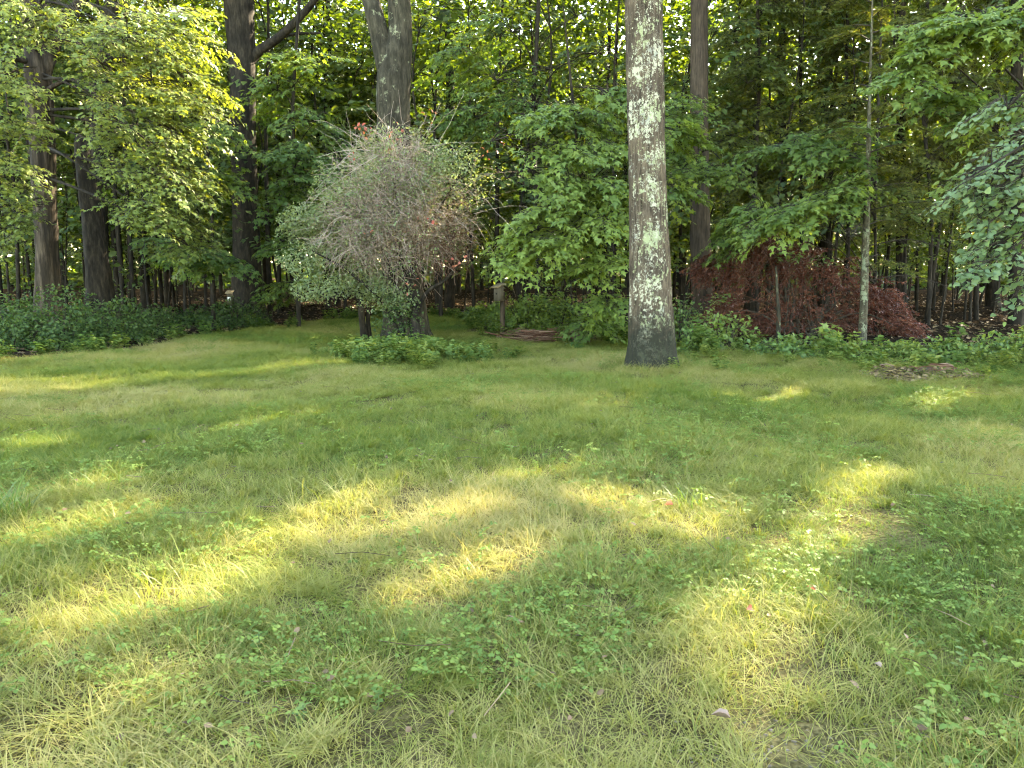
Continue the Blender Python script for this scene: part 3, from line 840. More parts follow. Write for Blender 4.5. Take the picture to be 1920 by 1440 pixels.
# tall trees of the right hand wood; their crowns shade the lawn
for i, (px, Y, w, z1, lab) in enumerate([(1470, 25, 14, 20, 'slim dark trunk in the wood above the red shrub'), (1545, 28, 20, 22, 'tall dark trunk in the wood left of the lichened sapling'),
                                         (1690, 24, 17, 21.5, 'tall dark trunk in the wood right of the lichened sapling'), (1905, 22, 22, 20.5, 'dark trunk at the far right edge of the wood'),
                                         (1862, 30, 20, 23, 'dark trunk behind the broad leaved branch at the right')]):
    p = at(px, 560, Y)
    big_tree('forest_tree', lab, Y, [(px, 575, w * 1.15), (px - 2 + i, 400, w), (px - 4 + 2 * i, 0, w * .85)], z1, 'bark_dark', seg=14, k=10, amp=.07, seed=30 + i, n=40,
             canopy=canopy_at(p[0], Y + .3, 10.5, z1, 4.4, 12, 40 + i, 30), group='tall trunks in the right-hand wood')
for i, (x, y, z1) in enumerate([(14.5, 15.5, 17.5), (18, 21, 21), (20.5, 27, 23)]):
    rng = np.random.default_rng(90 + i)
    t = thing('forest_tree', 'tall tree beyond the right edge of the picture, shading the lawn', 'tree', (x, y, float(hgt(x, y))), 'tall trees beyond the right edge')
    Q = catmull([(x, y, -.1), (x + .1, y, z1 * .5), (x - .1, y + .2, z1)], 30); R_ = np.linspace(.24, .05, 30)
    b = Buf(); tube(b, Q, R_, 12, relief=bark_relief(10, .06, .3, i)); part('trunk', b, M['bark_dark'], t, True)
    lb, mb = Buf(), Buf()
    crown_lobes(lb, None, mb, Q, R_, canopy_at(x, y, 7, z1, 4.6, 14, 50 + i, 30), rng, RHOMB, .2, SPRAYS, (1.4, 2.2), tw=False)
    part('crown', lb, M['canopy'], t); part('branches', mb, M['bark_dark'], t)

# maples of the lawn edge, centre
def sapling(name, label, px, py, Y, pxs, top, lobes, leaf='maple', lsize=.15, bark='bark_dark', w=6, seed=50, cat='tree', **kw):
    return big_tree(name, label, Y, [(px, py, w * 1.2)] + [(a, b, w * .9) for a, b in pxs], top, bark, lobes, leaf=leaf, seg=9, k=6, amp=.04, flare=.2, seed=seed, n=36, lsize=lsize, cat=cat, **kw)
sapling('maple_sapling', 'bright green young maple with tiered boughs left of the lichen trunk', 1105, 612, 17, [(1098, 450), (1085, 300), (1070, 150)], 7,
        [L(1000, 225, 16.4, 1.0, .14, 16, .5), L(1090, 215, 16.4, 1.0, .16, 18, .5), L(920, 265, 16.6, .7, .12, 10, .45), L(1040, 285, 16.2, 1.2, .13, 22, .65), L(1140, 280, 16.2, .7, .13, 13, .6), L(980, 325, 16, .8, .12, 14, .55),
         L(1080, 345, 15.8, 1.1, .13, 22, .7), L(1150, 365, 15.8, .5, .13, 9, .7), L(1030, 395, 15.6, .9, .12, 17, .8), L(1115, 420, 15.6, .8, .12, 15, .8), L(985, 440, 15.4, .55, .1, 10, .95), L(1050, 455, 15.4, .7, .1, 13, .95),
         L(968, 482, 15.3, .4, .08, 8, 1.0), L(1135, 482, 15.6, .5, .1, 8, .85), L(1110, 505, 15.8, .4, .08, 5, .7), L(1140, 565, 15.8, .4, .2, 7, .5), L(1110, 605, 15.8, .45, .15, 7, .5), L(950, 335, 16.5, .5, .1, 8, .45), L(1160, 180, 16.6, .7, .2, 13, .45),
         L(1275, 250, 16.8, .5, .14, 9, .5), L(1270, 355, 16.6, .4, .12, 6, .55)], seed=51)
sapling('maple_sapling', 'taller dark green maple behind the tiered one, above the bird box', 1010, 600, 21, [(1005, 400), (1000, 200), (1010, 0)], 11,
        [L(930, 150, 20, 1.2, .35, 20, .3), L(1030, 130, 20, 1.2, .4, 22, .35), L(1120, 100, 20, 1.1, .5, 22, .4), L(960, 60, 20.5, 1.2, .5, 22, .5), L(1080, 30, 20.5, 1.2, .5, 24, .5), L(890, 220, 19.5, .9, .3, 14, .3), L(1000, 200, 20, 1, .3, 14, .3), L(850, 100, 20.5, .9, .4, 12, .5), L(1140, 170, 20, .7, .4, 12, .3)], seed=52, w=9)
sapling('maple_sapling', 'low maple boughs between the dark trunk and the bush', 560, 600, 21, [(556, 400), (548, 200), (560, 20)], 10,
        [L(560, 290, 20, .9, .3, 12, .2), L(600, 340, 20, .8, .3, 12, .15), L(540, 370, 20.5, .8, .35, 12, .15), L(520, 460, 20.5, .5, .2, 8, .1), L(590, 230, 20.5, .9, .4, 10, .35), L(520, 170, 21, .9, .4, 10, .5), L(580, 120, 21, 1, .4, 12, .6), L(640, 300, 20, .8, .25, 9, .2), L(530, 540, 21, .5, .3, 8, .15)], seed=53, w=7)
sapling('maple_sapling', 'small dark maple under the hanging boughs at the left', 400, 560, 20.5, [(398, 400), (390, 300)], 6,
        [L(370, 470, 19, .9, .16, 14, .1), L(410, 490, 19.2, .7, .15, 10, .08), L(330, 450, 19.2, .7, .2, 8, .15), L(420, 330, 20, .6, .4, 9, .3), L(410, 240, 20, .6, .4, 9, .5)], seed=54, w=6)
sapling('maple_sapling', 'young maple with a bough sweeping down to the left over the red shrub', 1640, 640, 17.5, [(1642, 500), (1640, 380), (1645, 250)], 8,
        [L(1600, 350, 16, .6, .15, 12, .5), L(1540, 372, 15.8, .6, .14, 13, .55), L(1480, 398, 15.6, .55, .12, 12, .6), L(1430, 425, 15.5, .35, .1, 7, .65), L(1390, 400, 16.5, .5, .3, 8, .3), L(1370, 450, 16.8, .3, .2, 5, .35), L(1560, 250, 17, 1, .3, 14, .3), L(1480, 280, 17, .9, .3, 12, .3), L(1580, 300, 16.5, .8, .2, 10, .35)], seed=55, w=6)
sapling('maple_sapling', 'maple bough arching into the top right corner', 2080, 650, 15, [(2060, 300), (2040, 50)], 8,
        [L(1790, 45, 13, .6, .18, 13, .6), L(1850, 35, 13, .6, .2, 13, .55), L(1745, 85, 13, .45, .22, 11, .6), L(1705, 140, 13, .3, .3, 8, .5), L(1900, 60, 13.2, .6, .3, 12, .4), L(1760, 180, 13.5, .4, .2, 7, .4), L(1890, 195, 13.5, .6, .2, 12, .35), L(1840, 215, 13.5, .4, .15, 6, .35)], seed=56, w=14)
# woody fill of the right hand edge: olive understory
for i, (px, Y, lab) in enumerate([(1420, 22, 'olive green sapling directly right of the straight trunk'), (1500, 24, 'olive green sapling in the wood above the red shrub'), (1590, 23, 'olive green sapling behind the lichened sapling'),
                                  (1740, 21, 'olive green sapling under the sky gap at the right'), (1830, 24, 'olive green sapling behind the broad leaved branch')]):
    r = np.random.default_rng(200 + i)
    lob = [L(px + r.uniform(-70, 70), py, Y + r.uniform(-1.5, 1), 1.1, .35, 15, r.uniform(.15, .5)) for py in np.linspace(10, 400, 9)]
    sapling('understory_tree', lab, px, 600, Y, [(px + r.uniform(-8, 8), 400), (px + r.uniform(-15, 15), 150), (px, 0)], 10, lob, 'hemlock', .13, w=7, seed=60 + i, group='olive understory of the right-hand wood')

# ------------------------------------------------------------------ the wood behind: repeated trees sharing mesh data
def copy_tree(o, loc, rz, s, label, group):
    r = o.copy(); COL.objects.link(r)
    r.location = loc; r.rotation_euler = (0, 0, rz); r.scale = (s, s, s * (1 if s < 1.2 else .95)); r['label'] = label; r['group'] = group
    for ch in o.children:
        c = ch.copy(); COL.objects.link(c); c.parent = r
    return r
def wood_tree(seed, H, r_, z0, n, sc_, name, lib=THIN, lsize=.25, bark='bark_dark', mat='wood_leaf', spread=2.4):
    rng = np.random.default_rng(seed)
    t = thing(name, 'x', 'tree', (0, 0, 0))
    Q = catmull([(0, 0, -.15), (rng.normal(0, .1), rng.normal(0, .1), H * .35), (rng.normal(0, .25), rng.normal(0, .25), H * .7), (rng.normal(0, .3), rng.normal(0, .3), H)], 24)
    R_ = np.linspace(r_, r_ * .2, 24)
    b = Buf(); tube(b, Q, R_, 9, relief=bark_relief(7, .06, .15, seed)); part('trunk', b, M[bark], t, True)
    lb, mb = Buf(), Buf()
    z = z0 + (H - z0) * rng.random(n) ** .9
    a = rng.uniform(0, 2 * np.pi, n)
    rad = spread * np.sqrt(rng.random(n)) * np.clip(1.15 - (z - z0) / (H - z0) * .5, .3, 1)
    ctr = np.stack([on_path(Q, q) for q in z])
    out = np.column_stack([np.cos(a), np.sin(a), np.zeros(n)])
    f = frames(out + rng.normal(0, .2, (n, 3)), .25 + rng.normal(0, .15, n), rng)
    s = rng.uniform(*sc_, n)
    base = ctr + out * rad[:, None]
    sprays(lb, None, base, f, s, rng, RHOMB, lsize, lib, carve=False, tvar=.25)
    k = n // 2
    fr = np.stack([on_path(Q, max(q - .5, z0 * .6)) for q in z[:k]])
    tubes(mb, np.stack([fr, (fr + base[:k]) / 2 + [0, 0, .12], base[:k] + f[:k, :, 1] * s[:k, None] * .6], 1), np.array([[.018, .012, .006]]) * (r_ / .12) ** .5, 4)
    part('crown', lb, M[mat], t); part('branches', mb, M['bark_dark'], t)
    return t
TALL = [wood_tree(300 + i, 13 + i % 3 * 2, .11 + .03 * (i % 3), 2.8 + .5 * (i % 2), 190, (1.2, 2.0), 'forest_tree') for i in range(5)]
SAPL = [wood_tree(320 + i, 6 + i % 3, .035 + .008 * (i % 3), 1.9 + .3 * (i % 2), 34, (.8, 1.4), 'forest_sapling', lsize=.18, spread=1.3) for i in range(5)]
ZONES = [(-1e9, 250, 'behind the leftmost maple'), (250, 450, 'under the hanging boughs left of the dark trunk'), (450, 640, 'between the dark trunk and the twiggy bush'), (640, 900, 'behind the twiggy bush'),
         (900, 1200, 'behind the tiered young maple'), (1200, 1420, 'behind the straight reddish trunk'), (1420, 1640, 'behind the red shrub'), (1640, 1e9, 'in the right-hand wood')]
used = set()
def plant(protos, x, y, rng, s, kind):
    px = 960 + x / y * FPX
    zone = [z for a, b, z in ZONES if a <= px < b][0]
    p = protos[rng.integers(len(protos))]
    depth = 'far back' if y > 40 else 'further forward'
    lab = {'tall': 'tall dark trunk %s %s', 'sapling': 'thin leafy sapling %s %s', 'pole': 'slim bare dark stem %s %s'}[kind] % (zone, depth)
    grp = {'tall': 'tall trees ', 'sapling': 'thin saplings ', 'pole': 'slim bare stems '}[kind] + zone + ' ' + depth
    loc = (x, y, float(hgt(x, y)) * max(0, min(1, (60 - y) / 20)))
    if p.name not in used:
        used.add(p.name); p.location = loc; p.rotation_euler = (0, 0, rng.uniform(0, 6.28)); p.scale = (s, s, s); p['label'] = lab; p['group'] = grp
        return p
    return copy_tree(p, loc, rng.uniform(0, 6.28), s, lab, grp)
rw = np.random.default_rng(77)
spots = []
def free(x, y, d):
    for a, b in spots:
        if (a - x) ** 2 + (b - y) ** 2 < d * d: return False
    spots.append((x, y)); return True
# trunks one can pick out in the photograph: px, depth, size
for px, Y, s, lab in [(22, 24, 1.1, 'trunk at the far left edge behind the leafy boughs'), (240, 26, 1.0, 'dark trunk just right of the broken snag'), (290, 28, 1.3, 'second dark trunk right of the broken snag'), (330, 33, 1.0, 'third, slimmer trunk right of the broken snag'),
                      (622, 30, .8, 'slim left one of a close pair of trunks left of the forked tree'), (641, 31, 1.2, 'thicker right one of a close pair of trunks left of the forked tree'), (680, 33, .8, 'thin trunk touching the forked tree on its left'), (775, 32, .9, 'thin trunk just right of the forked tree'),
                      (845, 30, 1.5, 'thick dark trunk standing right of the forked tree'), (1130, 30, 1.1, 'trunk half hidden between the tiered maple and the lichen trunk'), (1395, 27, 1.1, 'dark trunk next to the straight reddish trunk on its right'), (1290, 33, 1, 'trunk in the gap between lichen trunk and reddish trunk'),
                      (510, 34, 1.1, 'far trunk seen beside the dark tree on its right'), (120, 30, 1.1, 'trunk in the gap between peeled trunk and snag')]:
    x = (px - 960) / FPX * Y * 1.02
    spots.append((x, Y)); o = plant(TALL, x, Y, rw, s, 'tall'); o['label'] = lab; o['group'] = 'nearer trunks of the wood'
n = 0
while n < 62:
    y = rw.uniform(29, 72); x = rw.uniform(-.85, .85) * y
    if free(x, y, 3.2): plant(TALL, x, y, rw, rw.uniform(.8, 1.35), 'tall'); n += 1
n = 0
while n < 120:
    y = 21 + 30 * rw.random() ** 1.2; x = rw.uniform(-.78, .78) * y
    if y < edge(x) + 4 or (y < 27 and -6.5 < x < 0): continue
    if free(x, y, .9): plant(SAPL, x, y, rw, rw.uniform(.7, 1.3), 'sapling'); n += 1
for px in list(range(470, 1180, 46)) + [230, 300, 380, 1280, 1360]:
    Y = rw.uniform(23.5, 29); x = (px + rw.uniform(-15, 15) - 960) / FPX * Y
    if abs(px - 750) < 60: Y = 27
    plant(SAPL, x, Y, rw, rw.uniform(1.35, 1.75), 'sapling')
POLE = [wood_tree(340 + i, 11 + i % 3, .045 + .012 * (i % 3), 5.5, 26, (.8, 1.4), 'pole_tree', lsize=.18, spread=1.2) for i in range(4)]
n = 0
while n < 64:
    y = rw.uniform(21, 36); x = rw.uniform(-.72, .72) * y
    if y < edge(x) + 4.5 or (y < 27 and -6.5 < x < 0): continue
    if free(x, y, .55): plant(POLE, x, y, rw, rw.uniform(.8, 1.3), 'pole'); n += 1
# far leaf mass closing the wood
b = Buf(); rf = np.random.default_rng(9)
nn = 60000
Yv = rf.uniform(64, 105, nn); Xv = rf.uniform(-1, 1, nn) * Yv * .95
Zv = .1 + 24 * rf.random(nn)
cl = fbm(Xv, Zv * 1.7, .22, 91)
ok = rf.random(nn) < np.clip((cl - .28) * 6, .1, 1)
Pv = np.column_stack([Xv, Yv, Zv])[ok]; m = len(Pv)
aa = rf.uniform(0, 6.28, m)
leaves(b, RHOMB, Pv, np.column_stack([np.cos(aa), np.sin(aa), rf.normal(-.2, .3, m)]), np.column_stack([rf.normal(0, .5, (m, 2)), np.ones(m)]), rf.uniform(.7, 1.4, m), rf.random(m))
nn = 15000
Yv = rf.uniform(52, 80, nn); Xv = rf.uniform(-1, 1, nn) * Yv * .95; Zv = 4.5 * rf.random(nn) ** 1.3; aa = rf.uniform(0, 6.28, nn)
leaves(b, RHOMB, np.column_stack([Xv, Yv, Zv]), np.column_stack([np.cos(aa), np.sin(aa), rf.normal(-.2, .3, nn)]), np.column_stack([rf.normal(0, .6, (nn, 2)), np.ones(nn)]), rf.uniform(.35, .8, nn), rf.random(nn))
tag(obj('distant_woods', b.mesh('distant_woods', M['wood_leaf'])), 'far leafy woodland closing the view behind the trunks', 'woodland', kind='stuff')

# leaf litter over the forest floor
b = Buf(); nn = 15000
Yv = 11 + 34 * rf.random(nn) ** 1.3; Xv = rf.uniform(-1, 1, nn) * (Yv * .75 + 2)
ok = Yv > edge(Xv) + .5; Xv, Yv = Xv[ok], Yv[ok]; m = len(Xv); aa = rf.uniform(0, 6.28, m)
leaves(b, RHOMB, np.column_stack([Xv, Yv, hgt(Xv, Yv) * np.clip((60 - Yv) / 20, 0, 1) + .025 + .02 * rf.random(m)]), np.column_stack([np.cos(aa), np.sin(aa), rf.normal(0, .3, m)]),
       np.column_stack([rf.normal(0, .35, (m, 2)), np.ones(m)]), rf.uniform(.07, .15, m), rf.random(m))
tag(obj('leaf_litter', b.mesh('leaf_litter', M['litter'])), 'brown dead leaves lying over the forest floor', 'leaf litter', kind='stuff')

# ------------------------------------------------------------------ shrubs and weeds of the wood's edge
def shrub(name, label, x, y, r, h, n, leaf='shrub', lsize=(.05, .09), tmpl=OVAL, seed=1, cat='shrub', group=None, tb=.5, nst=9, ry=None):
    rng = np.random.default_rng(seed)
    z0 = float(hgt(x, y))
    t = thing(name, label, cat, (x, y, z0), group)
    ry = ry or r * .8
    a = rng.uniform(0, 6.28, nst)
    tip = np.column_stack([x + r * .75 * np.cos(a), y + ry * .75 * np.sin(a), z0 + h * rng.uniform(.6, .95, nst)])
    ft = np.column_stack([x + r * .2 * np.cos(a), y + ry * .2 * np.sin(a), np.full(nst, z0 - .05)])
    b = Buf(); tubes(b, np.stack([ft, ft * .6 + tip * .4 + np.array([0, 0, .15 * h]), tip], 1), np.array([[.012, .009, .004]]), 4)
    part('stems', b, M['twig'], t)
    d = norm(rng.normal(size=(n, 3))); d[:, 2] = np.abs(d[:, 2])
    lump = .5 + .85 * vnoise(d[:, 0] * 3.5 + 9, d[:, 1] * 3 + d[:, 2] * 5 + 9, seed)
    q = rng.random(n) ** .3 * lump
    P = np.array([x, y, z0]) + d * q[:, None] * np.array([r, ry, h])
    ax = d * [1, 1, .2] + rng.normal(0, .6, (n, 3)) + [0, 0, -.2]
    lb = Buf(); leaves(lb, tmpl, P, ax, d * .6 + [0, 0, .8] + rng.normal(0, .35, (n, 3)), rng.uniform(*lsize, n), np.clip(rng.normal(tb, .25, n), 0, 1))
    part('foliage', lb, M[leaf], t)
    return t
gp = lambda px, py: gnd(px, py)[:2]
for i, (px, py, r, h, lab) in enumerate([(25, 655, 1.3, 1.0, 'dark leafy shrub in the lower left corner of the wood edge'), (120, 650, 1.1, 1.0, 'dark leafy shrub at the foot of the peeled trunk'),
                                         (205, 640, 1.1, .95, 'dark leafy shrub at the foot of the broken snag'), (275, 628, .9, .75, 'low dark shrub ending the row at the left of the lawn'), (60, 620, 1.3, 1.0, 'dark shrub behind the corner shrub, half hidden')]):
    x, y = gp(px, py); shrub('shrub', lab, x, y, r, h, 2600, seed=400 + i, group='dark shrubs along the left wood edge')
x, y = gp(440, 612); shrub('shrub', 'dark shrub round the post of the white plated bird box', x, y, 1.05, .72, 2600, seed=410, tb=.3)
x, y = gp(355, 606); shrub('shrub', 'small dark shrub left of the bird box post', x, y, .8, .6, 1400, seed=411, tb=.2)
for i, (px, py, r, h, lab, tb) in enumerate([(985, 622, .8, 1.0, 'green shrub below the sloping roofed bird box', .55), (1040, 620, .75, 1.15, 'green shrub behind the brush pile', .4), (1120, 632, .55, .7, 'low maple shrub touching the lichen trunk on its left', .6),
                                             (900, 600, .7, .45, 'low shrub at the back of the grass strip', .4), (942, 612, .6, .62, 'small shrub hiding the post of the sloping roofed bird box', .6)]):
    x, y = gp(px, py); shrub('shrub', lab, x, y, r, h, 2000, 'maple', (.06, .11), MAPLE, 420 + i, tb=tb)
for i, (px, py, r, h, lab, tb) in enumerate([(1275, 640, .5, 1.1, 'leafy shrub against the right side of the lichen trunk', .5), (1355, 655, .6, .75, 'yellowish leafy shrub in front of the red shrub', .85), (1310, 662, .4, .45, 'low leafy clump at the right foot of the lichen trunk', .6),
                                             (1470, 668, .6, .35, 'low leafy clump at the foot of the bare stemmed sapling', .5), (1780, 672, .7, .4, 'low green clump behind the heap of dead leaves', .65), (1690, 668, .6, .3, 'yellow green clump at the foot of the lichened sapling', .9),
                                             (1880, 668, .7, .45, 'leafy clump at the far right end of the wood edge', .6), (1590, 672, .6, .3, 'yellow green seedlings before the lichened sapling', .85)]):
    x, y = gp(px, py); shrub('shrub', lab, x, y, r, h, 800, 'weed', (.06, .1), OVAL, 430 + i, tb=tb)
x, y = gp(1548, 655); shrub('seedling', 'bright yellow green seedling standing before the red shrub', x, y, .35, .5, 120, 'weed', (.13, .18), MAPLE, 445, 'plant', tb=1.0, nst=4)

b0 = at(1223, 672, 12.6); n = 70; q = r0.uniform(.36, .75, n); a = r0.uniform(0, 6.28, n)
X, Y = b0[0] + q * np.cos(a), 12.6 + q * np.sin(a)
scatter('trunk_grass', 'longer grass round the foot of the lichen trunk', 'grass_clump', np.column_stack([X, Y, hgt(X, Y)]), np.column_stack([r0.normal(0, .15, (n, 2)), r0.uniform(0, 6.28, n)]), r0.uniform(.7, 1.25, n), np.clip(r0.normal(.35, .15, n), 0, 1), 'grass')
# weeds along the edge (stuff)
def fringe(name, label, n, xr, tone0, kind='leafy_weed', back=1.4, front=1.0, s=(.7, 1.2)):
    X = r0.uniform(*xr, n); I = r0.random(n) < np.clip((fbm(X, edge(X) * 2 + X, 1.1, 55) - .3) * 4, .15, 1); X = X[I]; n = len(X); Y = edge(X) + r0.normal(.1, 1, n) * np.where(r0.random(n) < .5, front, back) * .6
    return scatter(name, label, kind, np.column_stack([X, Y, hgt(X, Y)]), np.column_stack([r0.normal(0, .1, (n, 2)), r0.uniform(0, 6.28, n)]), r0.uniform(*s, n), np.clip(r0.normal(tone0, .2, n), 0, 1), 'weeds')
fringe('edge_weeds', 'leafy green weeds growing along the right wood edge', 560, (2.4, 13), .62, back=1.6, front=2.6, s=(.25, .8))
fringe('edge_weeds', 'taller weeds standing here and there along the right wood edge', 70, (2.4, 13), .5, back=1.2, front=1.4, s=(1.1, 1.7))
fringe('edge_weeds', 'leafy weeds along the left and back wood edge', 170, (-14, 2.6), .3, back=.8, front=.5)
c = gnd(775, 668); n = 520
X, Y = c[0] + r0.normal(0, .68, n), c[1] + r0.normal(0, .5, n)
I = r0.random(n) < np.clip((fbm(X, Y, 1.6, 33) - .33) * 5, .1, 1); X, Y = X[I], Y[I]; n = len(X)
scatter('bush_weeds', 'soft green weeds growing in front of the twiggy bush', 'leafy_weed', np.column_stack([X, Y, hgt(X, Y)]), np.column_stack([r0.normal(0, .15, (n, 2)), r0.uniform(0, 6.28, n)]), r0.uniform(.4, 1.05, n), np.clip(r0.normal(.5, .22, n), 0, 1), 'weeds')

# ------------------------------------------------------------------ the twiggy bush: old stems, dry twigs on the right, small leaves on the left
def twiggy_bush():
    rng = np.random.default_rng(500)
    Yb = 16.2
    foot = gnd(772, 648); foot2 = gnd(684, 634)
    t = thing('twiggy_bush', 'large round bush, half bare pale twigs and half small grey green leaves', 'bush', (foot[0], foot[1], 0))
    def stem(pp, r_a, r_b, n=16, seg=8):
        b = Buf(); P = catmull(pp, n); tube(b, P, np.linspace(r_a, r_b, n), seg, relief=bark_relief(6, .08, 0, int(r_a * 1e4)))
        part('stem', b, M['bark_dark'], t, True)
    f = lambda dx, dy=0: foot + np.array([dx, dy, -.08])
    stem([f(.12), at(778, 590, Yb - .2), at(772, 540, Yb), at(745, 460, Yb), at(740, 330, Yb)], .10, .03)
    stem([f(.2, .1), at(782, 600, Yb), at(800, 548, Yb - .2), at(836, 524, Yb - .2), at(880, 470, Yb - .3)], .06, .018)
    stem([f(-.1, .1), at(745, 580, Yb), at(735, 510, Yb), at(690, 430, Yb), at(640, 360, Yb)], .06, .02)
    stem([f(-.2, .2), at(732, 590, Yb), at(700, 548, Yb - .2), at(640, 500, Yb - .3), at(585, 470, Yb - .4)], .05, .016)
    stem([f(.05, .3), at(765, 570, Yb + .2), at(780, 470, Yb + .2), at(830, 380, Yb), at(880, 300, Yb)], .05, .015)
    g = lambda dx, dy=0: foot2 + np.array([dx, dy, -.08])
    stem([g(0), at(678, 590, 17.3), at(676, 545, 17.2), at(640, 480, 17), at(590, 440, 16.8)], .085, .03)
    stem([g(.1, .1), at(690, 590, 17.4), at(695, 530, 17.2), at(700, 440, 17), at(690, 330, 17)], .055, .02)
    stem([foot + np.array([-.6, -.25, .0]), foot + np.array([-.42, -.35, .12]), at(735, 640, 15.0), at(724, 628, 15.05)], .035, .045, 8)   # fallen stick propped at the foot
    c = at(740, 410, Yb); S = np.array([1.75, 1.5, 1.75])
    # dry twigs: arching from the inside out
    def twigs(n, cc, ss, length, rad, up, tint, name, mat, droop=.5):
        st = ell(rng, n, cc, np.array(ss) * .8, .5)
        d = norm(norm(st - cc) * .8 + rng.normal(0, .75, (n, 3)) + [0, 0, up])
        L_ = rng.uniform(*length, n)
        k = np.linspace(0, 1, 5)
        P = st[:, None] + d[:, None] * (L_[:, None] * k)[..., None]
        P[:, :, 2] -= droop * (L_[:, None] ** 1.3) * k ** 2 * rng.uniform(.2, 1.1, n)[:, None]
        P += np.cumsum(rng.normal(0, .035, P.shape), 1)
        b = Buf(); tubes(b, P, np.linspace(1, .35, 5)[None] * rng.uniform(*rad, n)[:, None], 3, np.clip(rng.normal(tint, .22, n), 0, 1))
        return part(name, b, M[mat], t)
    twigs(1700, c - [0, 0, -.1], S * [1.1, 1, .98], (.22, .62), (.0035, .007), .25, .55, 'dry_twigs', 'twig_pale')
    twigs(800, at(690, 430, Yb - .3), (1.5, 1.2, .95), (.2, .55), (.003, .006), .05, .5, 'dry_twigs', 'twig_pale', .6)
    twigs(420, at(835, 460, Yb - .2), (.75, .7, .6), (.2, .6), (.003, .006), .0, .6, 'dry_twigs', 'twig_red', .5)
    twigs(500, at(735, 300, Yb), (1.1, .9, .7), (.2, .6), (.003, .006), .3, .6, 'dry_twigs', 'twig_pale', .4)
    twigs(60, at(740, 300, Yb), (1.4, 1.0, .5), (.9, 1.7), (.004, .007), .7, .8, 'long_whips', 'twig_pale', .35)
    twigs(26, at(880, 380, Yb), (.6, .6, .6), (.9, 1.5), (.004, .006), .2, .8, 'long_whips', 'twig_pale', .5)
    # small leaves
    def foliage(n, cc, ss, size, tb, dens=None, shell=.4):
        P = ell(rng, n, cc, ss, shell)
        d = norm(P - cc)
        cl = fbm(P[:, 0] * 1.0 + P[:, 1], P[:, 2] + P[:, 1] * .5, 1.6, 71)
        ok = rng.random(n) < np.clip((cl - .43) * 8, .03, 1)
        P, d = P[ok], d[ok]; m = len(P)
        b = Buf(); leaves(b, OVAL, P, d * [1, 1, .1] + rng.normal(0, .6, (m, 3)) + [0, 0, -.15], d * .5 + [0, 0, .8] + rng.normal(0, .4, (m, 3)), rng.uniform(*size, m), np.clip(rng.normal(tb, .22, m), 0, 1))
        return b
    for cc, ss, n, tb in [((608, 465), (1.0, .9, .75), 6000, .5), ((578, 430), (.65, .7, .55), 3000, .55), ((640, 530), (.95, .9, .42), 4600, .45), ((700, 555), (.6, .7, .35), 2000, .4), ((680, 380), (1.1, 1.0, .8), 3600, .5), ((650, 330), (.7, .7, .5), 1500, .55),
                          ((780, 330), (1.1, 1, .7), 2400, .5), ((860, 350), (.9, .8, .5), 1500, .55), ((920, 330), (.6, .6, .3), 700, .7), ((740, 450), (1.4, 1.2, 1.0), 2600, .45), ((750, 560), (.5, .4, .35), 800, .35), ((740, 270), (.9, .8, .4), 1500, .5), ((560, 470), (.5, .6, .5), 2200, .6), ((600, 545), (.6, .6, .3), 1800, .5), ((690, 300), (.7, .7, .4), 1400, .55), ((840, 300), (.7, .7, .4), 1200, .6)]:
        part('foliage', foliage(n, at(*cc, Yb - .2), np.array(ss), (.035, .065), tb), M['bush_leaf'], t)
    for cc, ss, n, tb in [((700, 440), (1.35, 1.1, .85), 7000, .5), ((760, 380), (1.3, 1.1, .85), 6000, .55), ((820, 430), (.9, .8, .7), 3000, .4)]:
        part('foliage', foliage(n, at(*cc, Yb - .3), np.array(ss), (.025, .05), tb), M['bush_dry'], t)
    part('foliage', foliage(1000, at(745, 605, 15.9), np.array([.55, .35, .6]), (.04, .07), .4), M['shrub'], t)
    for px, py, n in [(668, 238, 9), (690, 244, 6), (735, 248, 7), (800, 215, 6), (745, 262, 5), (905, 288, 6), (930, 278, 3), (660, 300, 4), (856, 488, 8), (848, 496, 4), (805, 412, 5), (690, 430, 4), (770, 540, 4)]:
        P = at(px, py, Yb - 1.0 if py > 300 else Yb - .3) + rng.normal(0, .09, (n, 3))
        b = Buf(); leaves(b, OVAL, P, rng.normal(0, 1, (n, 3)), rng.normal(0, .5, (n, 3)) + [0, -.5, 1], rng.uniform(.06, .10, n), rng.random(n))
        o = part('red_leaves', b, M['red_leaf'], t); o['label'] = 'few red turned leaves among the twigs'
    return t
twiggy_bush()

